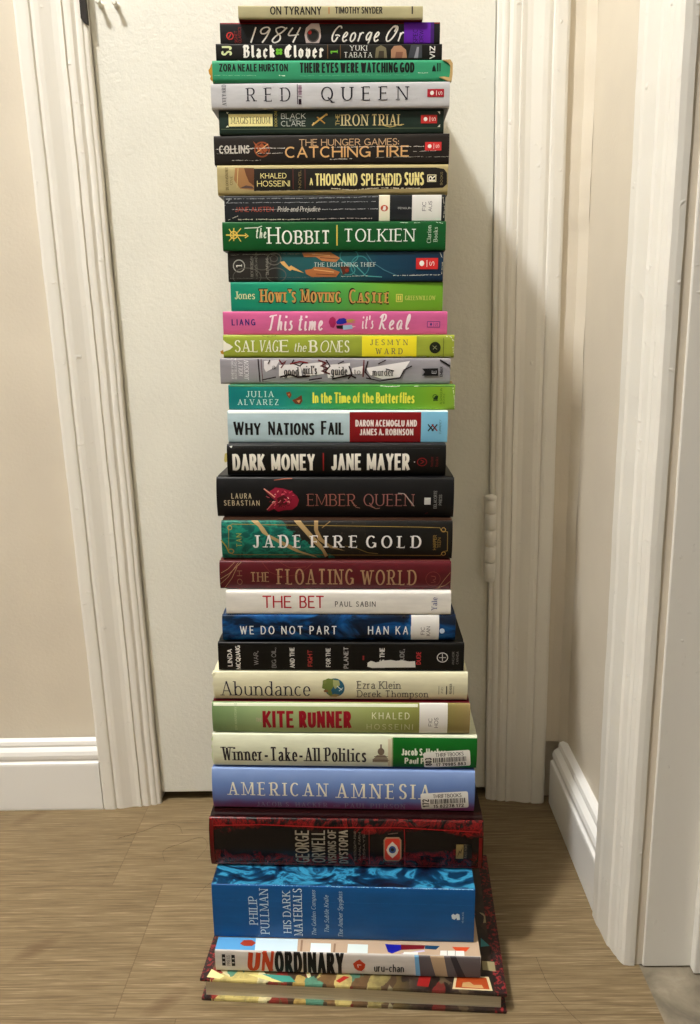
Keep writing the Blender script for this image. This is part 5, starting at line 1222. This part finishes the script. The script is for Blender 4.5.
  top=[([(96.68,3.18),(99.89,19.64),(132.6,19.28),(134.75,3.27)],(205,190,150)),([(99.62,4.95),(102.15,18.59),(130.17,17.96),(132.08,4.68)],(170,72,34)),([(105.75,6.02),(107.04,11.16),(113.8,12.28),(117.35,9.03),(124.99,9.5),(126.5,5.48)],(190,150,100)),([(62.89,4.52),(65.93,18.74),(77.58,18.74),(73.94,4.05)],(150,36,34)),([(127.63,38.32),(139.96,37.84),(140.06,26.16),(127.59,27.32)],(150,140,105)),([(129.33,68.04),(137.5,57.98),(128.25,56.12)],(70,135,140)),([(-141.54,2.43),(-139.1,12.2),(-124.21,4.69),(-128.35,1.35)],(232,222,160)),([(-103.17,8.37),(-88.22,8.09),(-65.15,0.09),(-76.55,-1.78)],(225,215,140)),([(-88.44,9.27),(-60.63,8.59),(-53.74,1.95),(-67.28,1.12)],(70,150,135)),([(-15.2,5.49),(-7.97,11.83),(-2.04,11.01),(-11.13,3.42)],(170,40,34))]),
]

ORD = ['topmost', 'second', 'third', 'fourth', 'fifth', 'sixth', 'seventh', 'eighth', 'ninth', 'tenth', 'eleventh', 'twelfth']
LABEL = {
'tyranny': 'small tan paperback lying topmost on the tall stack of books',
'n1984': 'black paperback with white handwritten lettering and a purple library label',
'clover': 'thin black paperback with white gothic lettering and a green clover mark',
'zora': 'bright green paperback with bold black lettering and torn tan corners',
'redqueen': 'silver-grey paperback with widely spaced dark serif capitals, under the green one',
'iron': 'dark green paperback with a cream title box and gold lettering',
'fire': 'worn black-brown paperback with wide gold lettering and white spine creases',
'suns': 'dark brown paperback with pale tan ends and tall yellow lettering',
'pride': 'scuffed black paperback with a white band and white library label',
'hobbit': 'plain green paperback with large white capitals and a gold rune emblem',
'light': 'dark teal paperback picturing a gold lightning bolt, with a red logo box',
'howl': 'teal-to-lime paperback with gold dark-outlined lettering, above the pink book',
'real': 'pink paperback with white brush lettering',
'salvage': 'olive-lime paperback with a yellow name box and worn white edges',
'ggg': 'lilac-grey paperback with torn white paper strips and dark red scratches printed',
'butter': 'teal-to-green paperback with yellow lettering and small brown butterflies',
'why': 'pale blue paperback with black capitals and a dark red name box',
'dark': 'black book with heavy white capitals and a thin red dividing bar',
'ember': 'thick black hardcover with a crimson flame picture and copper lettering',
'jade': 'teal marbled and black hardcover with gold veins and white capitals',
'float': 'maroon hardcover with angular gold lettering',
'bet': 'plain white book with red and black capitals',
'part': 'glossy navy and blue hardcover with a white library label near its right end',
'war': 'black hardcover with rows of sideways words and a torn white patch',
'abund': 'cream hardcover with a small globe picture and thin black lettering',
'kite': 'pale green hardcover with dark red capitals and a white library label',
'winner': 'cream hardcover with a green right end and a white barcode sticker',
'amnesia': 'periwinkle blue hardcover with cream capitals and a white barcode sticker',
'orwell': 'thick black and red ornate hardcover with an eye emblem',
'hdm': 'very thick blue paperback with sideways pale blue lettering',
'unord': 'light grey paperback with red brush and black lettering, above the bottom book',
'art': 'large painted hardcover at the bottom of the stack, page edges facing out',
}

def profile(T, b, r):
    def f(w):
        s = abs(2 * w / T - 1); y = b * s ** 2.4
        d = min(w, T - w)
        if d < r: y += r - math.sqrt(max(0, r * r - (r - max(d, 0)) ** 2))
        return y
    return f

def samples(T, r, n=10):
    a = [0, 0.06 * r, 0.25 * r, 0.55 * r, r]
    m = [r + (T - 2 * r) * i / n for i in range(1, n)]
    return a + m + [T - v for v in reversed(a)]

def shell(name, pts, th, L, mat, parent, inward, **props):
    """a bent sheet: outer line pts (y,w), thickness th towards inward(side sign), swept along x"""
    inner = []
    n = len(pts)
    for i in range(n):
        a, b_ = pts[max(i - 1, 0)], pts[min(i + 1, n - 1)]
        d = (b_[0] - a[0], b_[1] - a[1]); l = math.hypot(*d) or 1
        inner.append((pts[i][0] - d[1] / l * th * inward, pts[i][1] + d[0] / l * th * inward))
    bm = bmesh.new(); X = (-L / 2, L / 2)
    def sheet(line, flip, smooth=True):
        g = [[bm.verts.new((x / 1000, p[0] / 1000, p[1] / 1000)) for p in line] for x in X]
        for i in range(len(line) - 1):
            q = (g[0][i], g[1][i], g[1][i + 1], g[0][i + 1])
            f = bm.faces.new(q if not flip else q[::-1]); f.smooth = smooth
    sheet(pts, inward < 0); sheet(inner, inward > 0)
    for x in X:
        for i in range(n - 1):
            bm.faces.new([bm.verts.new((x / 1000, p[0] / 1000, p[1] / 1000)) for p in (pts[i], pts[i + 1], inner[i + 1], inner[i])])
    for i in (0, n - 1):
        bm.faces.new([bm.verts.new((x / 1000, p[0] / 1000, p[1] / 1000)) for x, p in ((X[0], pts[i]), (X[1], pts[i]), (X[1], inner[i]), (X[0], inner[i]))])
    return bm_obj(name, bm, mat, parent, **props)

def poly_mesh(polys, ws, fy, off0):
    """flat printed shapes [(poly, material index, layer)] laid on the spine surface"""
    bm = bmesh.new()
    for poly, mi, lay in polys:
        try:
            f = bm.faces.new([bm.verts.new((p[0], lay, p[1])) for p in poly]); f.material_index = mi
        except Exception: pass
    if not bm.faces: return bm
    zs = [v.co.z for v in bm.verts]; lo, hi = min(zs), max(zs)
    for w in ws:
        if lo < w < hi:
            bmesh.ops.bisect_plane(bm, geom=bm.verts[:] + bm.edges[:] + bm.faces[:], plane_co=(0, 0, w), plane_no=(0, 0, 1), dist=1e-4)
    T = ws[-1]
    for v in bm.verts:
        w = min(max(v.co.z, 0.01), T - 0.01)
        v.co = Vector((v.co.x / 1000, (fy(w) - off0 - v.co.y) / 1000, w / 1000))
    return bm

PART_LABEL = {'library_label': 'paper library label', 'price_sticker': 'white barcode price sticker', 'spine_panel': 'differently coloured panel', 'torn_patch': 'torn white paper patch'}

def item_polys(items, T):
    parts = {}
    def add(part, quadsets, col, lay, par=None):
        d = parts.setdefault(part, dict(polys=[], cols=[], par=par))
        if col not in d['cols']: d['cols'].append(col)
        mi = d['cols'].index(col)
        for k, qs in enumerate(quadsets):
            for q in qs: d['polys'].append((q, mi, lay + 0.003 * (k % 7)))
    for n, it in enumerate(items):
        lay = 0.02 * n + 0.02; k = it[0]
        if k == 'T':
            _, part, s, x0, x1, y0, y1, st, col, rot, ls, xt = it
            if part == 'publisher_mark' and len(s) > 1: part = 'publisher_lettering'
            add(part, text_quads(s, x0, x1, y0, y1, st, rot, ls, xt), col, lay)
        elif k == 'R':
            _, part, x0, y0, x1, y1, col = it; add(part, [[[(x0, y0), (x1, y0), (x1, y1), (x0, y1)]]], col, lay)
        elif k == 'E':
            _, part, cx, cy, rx, ry, col, th = it
            if th:
                p = ellipse_pts(cx, cy, rx, ry); add(part, [stroke_quads(p + [p[0]], lambda t: th, True)], col, lay)
            else: add(part, [[ellipse_pts(cx, cy, rx, ry)]], col, lay)
        elif k == 'P': add(it[1], [[it[2]]], it[3], lay)
        elif k == 'L':
            pts = it[2]; th = it[3]
            if it[1] == 'spine_wear':
                rnd = random.Random(n * 31 + int(pts[0][0] * 10)); segs = []
                for a, b_ in zip(pts, pts[1:]):
                    ln = math.hypot(b_[0] - a[0], b_[1] - a[1]); m_ = max(1, int(ln / 1.1)); off = 0.0
                    for j in range(m_):
                        off = off * 0.7 + rnd.uniform(-0.16, 0.16)
                        if rnd.random() < 0.18: continue
                        P_ = lambda f, o: (a[0] + (b_[0] - a[0]) * f, a[1] + (b_[1] - a[1]) * f + o)
                        w0 = th * rnd.uniform(0.35, 1.15)
                        segs.append(stroke_quads([P_(j / m_, off), P_((j + 0.5) / m_, off + rnd.uniform(-.1, .1)), P_((j + 1.05) / m_, off)], lambda t: w0))
                add(it[1], segs, it[4], lay)
            else: add(it[1], [stroke_quads(pts, lambda t: th)], it[4], lay)
        elif k == 'K':
            _, part, cx, cy, w, h, ang, t1, t2, t3 = it
            a = math.radians(ang); R = lambda p: (cx + p[0] * math.cos(a) - p[1] * math.sin(a), cy + p[0] * math.sin(a) + p[1] * math.cos(a))
            rr = 2.0; pts = []
            for qx, qy, a0 in ((1, 1, 0), (-1, 1, 90), (-1, -1, 180), (1, -1, 270)):
                for j in range(5):
                    b_ = math.radians(a0 + 22.5 * j); pts.append((qx * (w / 2 - rr) + rr * math.cos(b_), qy * (h / 2 - rr) + rr * math.sin(b_)))
            add('price_sticker', [[[R(p) for p in pts]]], (234, 233, 228), lay)
            g = []
            ink = (36, 36, 40)
            for s, x0, x1, y0, y1, st, rot in ((t1, -w * .24, w * .36, h * .2, h * .4, 'sans', 0), (t2, -w * .24, w * .4, -h * .43, -h * .24, 'bold', 0), (t3, -w * .46, -w * .34, -h * .36, h * .16, 'bold', 1)):
                g += text_quads(s, x0, x1, y0, y1, st, rot)
            rnd = random.Random(t2); x = -w * .30
            while x < w * .42:
                bw = rnd.choice((0.35, 0.5, 0.8, 1.1)); g.append([[(x, -h * .17), (x + bw, -h * .17), (x + bw, h * .13), (x, h * .13)]]); x += bw + rnd.choice((0.4, 0.5, 0.8))
            add('sticker_print', [[[R(p) for p in q] for q in qs] for qs in g], ink, lay + 0.05)
    return parts

ROOTS = {}
for bk in BOOKS:
    sp = bk['spec']; key = bk['key']; L, T = bk['L'], bk['T']
    kind = sp['kind']; D = sp['dep'] * 1.07
    root = bpy.data.objects.new({'pb': 'paperback_book', 'hb': 'hardcover_book', 'art': 'picture_book'}[kind], None); COL.objects.link(root)
    root.empty_display_size = 0.03
    rot = Matrix.Rotation(math.radians(bk['tilt'] if kind != 'art' else 0.0), 4, 'Y') @ Matrix.Rotation(math.radians(bk['yaw']), 4, 'Z')
    root.matrix_world = Matrix.Translation(Vector(bk['org']) / 1000) @ rot
    root['label'] = LABEL[key]; root['category'] = 'book'; root['group'] = 'books in the tall stack'
    ROOTS[key] = (root, bk)
    rough = sp.get('rough', 0.4 if kind == 'pb' else 0.36)
    if kind == 'art':
        continue
    ms = gen_spine(key, sp, rough)
    def cov(c, nm):
        if c is None: return ms
        if c == 'hdmtop': return hdm_top()
        return flat(c, rough + 0.05, 0.25)
    mf, mb = cov(sp.get('front'), 'f'), cov(sp.get('back'), 'b')
    if kind == 'pb':
        r = sp.get('r', 1.2); b = min(0.9, T * 0.03); th = 0.4
    else:
        r = 1.6; b = 0.7 if sp.get('flat') else T * 0.085; th = 0.9
    fy = profile(T, b, r); ws = samples(T, r)
    spine = shell('spine', [(fy(w), w) for w in ws], th, L, ms, root, -1)
    ye = fy(0.0)
    if kind == 'pb':
        front = shell('front_cover', [(ye, T), (ye + 4, T), (D * .5, T), (D, T)], th, L, mf, root, -1)
        back = shell('back_cover', [(ye, 0), (ye + 4, 0), (D * .5, 0), (D, 0)], th, L, mb, root, 1)
        px, py0, py1, pz = 0.35, b + r + 0.3, D - 0.5, th + 0.02
    else:
        g = [(ye, T), (ye + 1.2, T - 0.25), (ye + 2.6, T - 1.1), (ye + 4.4, T - 1.25), (ye + 6.2, T - 0.8), (ye + 7.6, T - 0.1), (ye + 9, T), (D + 3, T)]
        front = shell('front_cover', g, 2.4 if T > 24 else 2.0, L, mf, root, -1)
        back = shell('back_cover', [(y, T - w) for y, w in g], 2.4 if T > 24 else 2.0, L, mb, root, 1)
        px, py0, py1, pz = 3.2, b + r + 3.0, D - 0.5, 2.5
    bm = bmesh.new(); box(bm, (-L / 2 + px) / 1000, (L / 2 - px) / 1000, py0 / 1000, py1 / 1000, (pz) / 1000, (T - pz) / 1000)
    bm_obj('page_block', bm, M_page, root, label='cream page edges')
    if kind == 'hb':
        for sx_ in (-1, 1):
            bm = bmesh.new(); x_a = sx_ * (L / 2 - 3.0); x_b = sx_ * (L / 2 - 1.6)
            box(bm, min(x_a, x_b) / 1000, max(x_a, x_b) / 1000, (b + r + 0.2) / 1000, (b + r + 2.6) / 1000, 2.6 / 1000, (T - 2.6) / 1000, 0, 0.0004)
            bm_obj('headband', bm, flat((196, 178, 96), 0.8), root)
    parts = item_polys(bk['items'], T)
    wear = parts.pop('spine_wear', None)
    made = {}
    for pn, d in parts.items():
        bm = poly_mesh(d['polys'], ws, fy, 0.06)
        par = spine
        if pn == 'library_label': par = root
        if pn == 'price_sticker': par = root
        if pn == 'label_lettering': par = made.get('library_label', root)
        if pn == 'sticker_print': par = made.get('price_sticker', root)
        if pn == 'torn_patch': par = root
        o = bm_obj(pn, bm, [flat(c, rough + 0.08 if pn not in ('library_label', 'label_lettering', 'price_sticker', 'sticker_print') else 0.55) for c in d['cols']], par)
        made[pn] = o
        if pn in PART_LABEL: o['label'] = PART_LABEL[pn]
    if wear:
        # creases and scuffs belong to the spine's own surface
        rnd = random.Random(key); polys = []
        for q, mi, lay in wear['polys']: polys.append((q, mi, lay))
        bm = poly_mesh(polys, ws, fy, 0.06)
        tmp = bpy.data.meshes.new('tmp'); bm.to_mesh(tmp); bm.free()
        me = spine.data; bm = bmesh.new(); bm.from_mesh(me); n0 = len(bm.faces); bm.from_mesh(tmp)
        bm.faces.ensure_lookup_table()
        for f in bm.faces[n0:]: f.material_index += 1
        for c in wear['cols']: me.materials.append(flat(c, 0.8, 0.2))
        bm.to_mesh(me); bm.free(); bpy.data.meshes.remove(tmp)
    if bk['top']:
        bm = bmesh.new(); cols = []
        for k, (poly, col) in enumerate(bk['top']):
            if col not in cols: cols.append(col)
            pp = [(min(max(p[0], -L / 2), L / 2), max(p[1], ye)) for p in poly]
            f = bm.faces.new([bm.verts.new((p[0] / 1000, p[1] / 1000, (T + 0.03 + 0.006 * k) / 1000)) for p in pp]); f.material_index = cols.index(col)
        bmesh.ops.recalc_face_normals(bm, faces=bm.faces[:])
        bm_obj('cover_picture', bm, [flat(c, 0.35) for c in cols], front)

# the big bottom book: boards with painted art, page edges to the front, slightly thicker at its left
root, bk = ROOTS['art']; L, T, D = bk['L'], bk['T'], bk['spec']['dep']
dT = math.tan(math.radians(0.62)); BT = 3.4
zt_ = lambda x: T - x * dT
Mc, Mb_ = comic(), border_mat()
def board(name, low):
    bm = bmesh.new(); xs = [-L / 2, -L / 2 + 10, L / 2 - 11, L / 2]
    for i in range(3):
        x0, x1 = xs[i], xs[i + 1]
        V = {}
        for a, x in enumerate((x0, x1)):
            for b_, y in enumerate((0, D)):
                lo = 0 if low else zt_(x) - BT; hi = BT if low else zt_(x)
                V[a, b_, 0] = bm.verts.new((x / 1000, y / 1000, lo / 1000)); V[a, b_, 1] = bm.verts.new((x / 1000, y / 1000, hi / 1000))
        fs = [(V[0, 0, 0], V[1, 0, 0], V[1, 0, 1], V[0, 0, 1]), (V[0, 1, 0], V[0, 1, 1], V[1, 1, 1], V[1, 1, 0]), (V[0, 0, 1], V[1, 0, 1], V[1, 1, 1], V[0, 1, 1]), (V[0, 0, 0], V[0, 1, 0], V[1, 1, 0], V[1, 0, 0])]
        if i == 0: fs.append((V[0, 0, 0], V[0, 0, 1], V[0, 1, 1], V[0, 1, 0]))
        if i == 2: fs.append((V[1, 0, 0], V[1, 1, 0], V[1, 1, 1], V[1, 0, 1]))
        for f in fs: bm.faces.new(f).material_index = 0 if i == 1 else 1
    bmesh.ops.remove_doubles(bm, verts=bm.verts[:], dist=1e-6)
    es = [e for e in bm.edges if len(e.link_faces) == 2 and e.calc_face_angle(0) > 1.0]
    bmesh.ops.bevel(bm, geom=es, offset=0.0006, segments=2, affect='EDGES')
    for f in bm.faces: f.material_index = 0 if -L / 2 + 10 < f.calc_center_median().x * 1000 < L / 2 - 11 else 1
    return bm_obj(name, bm, [Mc, Mb_], root)
front = board('front_cover', False); board('back_cover', True)
bm = bmesh.new()
vs = [bm.verts.new((x / 1000, y / 1000, z / 1000)) for x in (-L / 2 + 4, L / 2 - 5) for y in (4.0, D - 1) for z in (BT + 0.05, zt_(x) - BT - 0.05)]
for f in ((0, 1, 3, 2), (4, 6, 7, 5), (0, 4, 5, 1), (2, 3, 7, 6), (1, 5, 7, 3), (0, 2, 6, 4)): bm.faces.new([vs[i] for i in f])
bmesh.ops.recalc_face_normals(bm, faces=bm.faces[:]); bm_obj('page_block', bm, M_pagew, root, label='pale page edges')
bm = bmesh.new(); prism(bm, [(D - 0.5, 0.2), (D + 1.2, 1.5), (D + 1.6, T / 2), (D + 1.2, T - 1.5), (D - 0.5, T - 0.4)], 'x', -L / 2, L / 2)
for v in bm.verts: v.co /= 1000; v.co.z -= max(0, v.co.z - 0.012) / 0.013 * v.co.x * dT
bm_obj('spine', bm, Mb_, root)
bm = bmesh.new(); cols = []
for k, (poly, col) in enumerate(bk['top']):
    if col not in cols: cols.append(col)
    f = bm.faces.new([bm.verts.new((p[0] / 1000, max(p[1], 0.7) / 1000, (zt_(p[0]) + 0.04 + 0.006 * k) / 1000)) for p in poly]); f.material_index = cols.index(col)
bmesh.ops.recalc_face_normals(bm, faces=bm.faces[:])
bm_obj('cover_picture', bm, [flat(c, 0.35) for c in cols], front)

# ------------------------------------------------------------------ worn and torn bits of particular books
def tatter(key, name, pts, th, mat, label=None):
    """small bent scrap: closed outline [(x,z)] in mm in the spine plane, with its own thickness"""
    root, bk = ROOTS[key]; L, T = bk['L'], bk['T']
    bm = bmesh.new(); prism(bm, [(p[0], p[1]) for p in pts], 'y', 1.0, 1.0 + th)
    for v in bm.verts: v.co /= 1000
    o = bm_obj(name, bm, mat, root)
    if label: o['label'] = label
    return o
M_tan = flat((196, 166, 112), 0.85, 0.2); M_org = flat((196, 140, 48), 0.8, 0.2); M_crm = flat((226, 224, 196), 0.6)
L = ROOTS['zora'][1]['L']; T = ROOTS['zora'][1]['T']
tatter('zora', 'torn_edge', [(-L / 2 + 1, T * .9), (-L / 2 - 1.2, T * .8), (-L / 2 - 2.2, T * .66), (-L / 2 - 3.8, T * .55), (-L / 2 - 3.2, T * .4), (-L / 2 - 1.6, T * .3), (-L / 2 - 2.6, T * .18), (-L / 2 - 1.0, T * .1), (-L / 2 + 1.6, T * .02)], 3, M_org, 'torn orange-tan inner edge')
tatter('zora', 'torn_edge', [(L / 2 - 8, T * .95), (L / 2 - 1, T * .97), (L / 2 + 1.4, T * .8), (L / 2 + 1.5, T * .3), (L / 2 + .6, 0.2), (L / 2 - 2.6, .2), (L / 2 - 11, T * .2), (L / 2 - 6.5, T * .22), (L / 2 - 1.6, T * .18), (L / 2 - .8, T * .4), (L / 2 - .8, T * .7), (L / 2 - 3, T * .84)], 4, M_tan, 'peeled tan corner')
# the peel lies over the printed face, so bring it just in front of the spine
for o in ROOTS['zora'][0].children:
    if o.name.startswith('torn_edge') and 'peeled' in o.get('label', ''): o.location.y = -0.0022
L = ROOTS['salvage'][1]['L']; T = ROOTS['salvage'][1]['T']
tatter('salvage', 'torn_edge', [(-L / 2 + .8, T * .36), (-L / 2 - 1.4, T * .33), (-L / 2 - 3.4, T * .27), (-L / 2 - 2.6, T * .18), (-L / 2 + .6, T * .12)], 2, M_org, 'torn orange scrap')
L = ROOTS['ggg'][1]['L']; T = ROOTS['ggg'][1]['T']
tatter('ggg', 'torn_edge', [(L / 2 - 2, T * .06), (L / 2 + 1.6, T * .12), (L / 2 + 3.2, .3), (L / 2 - 1, .3)], 4, M_tan, 'bent tan corner')
L = ROOTS['winner'][1]['L']; T = ROOTS['winner'][1]['T']
tatter('winner', 'crumpled_edge', [(-L / 2 + .8, T * .95), (-L / 2 - .9, T * .84), (-L / 2 + .2, T * .74), (-L / 2 - 1.2, T * .62), (-L / 2 - .4, T * .52), (-L / 2 - 1.4, T * .36), (-L / 2 - .5, T * .2), (-L / 2 + .8, T * .08)], 6, flat((196, 212, 160), 0.5), 'crumpled jacket edge')
L = ROOTS['abund'][1]['L']; T = ROOTS['abund'][1]['T']
tatter('abund', 'crumpled_edge', [(-L / 2 + 1.4, T * .98), (-L / 2 - 1.2, T * .92), (-L / 2 - .2, T * .7), (-L / 2 - 1.5, T * .55), (-L / 2 - .2, T * .44), (-L / 2 - .9, T * .2), (-L / 2 + .8, T * .06)], 6, M_crm, 'crumpled jacket edge')
L = ROOTS['dark'][1]['L']; T = ROOTS['dark'][1]['T']
tatter('dark', 'bookmark_tab', [(-L / 2 + .8, T * .74), (-L / 2 - 2.2, T * .70), (-L / 2 - 3.0, T * .5), (-L / 2 - 2.4, T * .42), (-L / 2 + .8, T * .46)], 2, flat((204, 190, 110), 0.7), 'small yellowish tab poking out')

# ------------------------------------------------------------------ stray hairs on the floor
def hair(pts, label):
    P = [pts[0]] + list(pts) + [pts[-1]]; q = []
    for i in range(1, len(P) - 2):
        for k in range(8):
            t = k / 8
            q.append([0.5 * (2 * P[i][j] + (P[i + 1][j] - P[i - 1][j]) * t + (2 * P[i - 1][j] - 5 * P[i][j] + 4 * P[i + 1][j] - P[i + 2][j]) * t * t + (3 * P[i][j] - P[i - 1][j] - 3 * P[i + 1][j] + P[i + 2][j]) * t ** 3) for j in (0, 1)])
    q.append(list(pts[-1])); bm = bmesh.new(); rings = []; r = 0.00014
    for i, p in enumerate(q):
        a, b_ = q[max(i - 1, 0)], q[min(i + 1, len(q) - 1)]
        d = Vector((b_[0] - a[0], b_[1] - a[1])).normalized(); nx = Vector((-d.y, d.x))
        rings.append([bm.verts.new((p[0] + nx.x * r * c, p[1] + nx.y * r * c, 0.0004 + r * s_)) for c, s_ in ((1, 0), (0, 1), (-1, 0), (0, -1))])
    for a, b_ in zip(rings, rings[1:]):
        for i in range(4): bm.faces.new((a[i], a[(i + 1) % 4], b_[(i + 1) % 4], b_[i]))
    bm_obj('hair', bm, flat((58, 40, 26), 0.6), None, label=label, category='hair', group='stray hairs on the floor')
hair([(-0.335, -0.10), (-0.305, -0.085), (-0.285, -0.072), (-0.262, -0.075), (-0.252, -0.092)], 'fine curved hair on the wood floor near the left casing')
hair([(-0.262, -0.145), (-0.268, -0.125), (-0.250, -0.112), (-0.225, -0.100), (-0.214, -0.118), (-0.222, -0.142)], 'looped hair on the floor between left casing and books')
hair([(-0.210, -0.215), (-0.200, -0.190), (-0.175, -0.168), (-0.150, -0.160)], 'fine hair on the floor just left of the thick blue paperback')
hair([(0.165, -0.30), (0.172, -0.345), (0.195, -0.385), (0.215, -0.39)], 'fine hair on the floor right of the book stack')
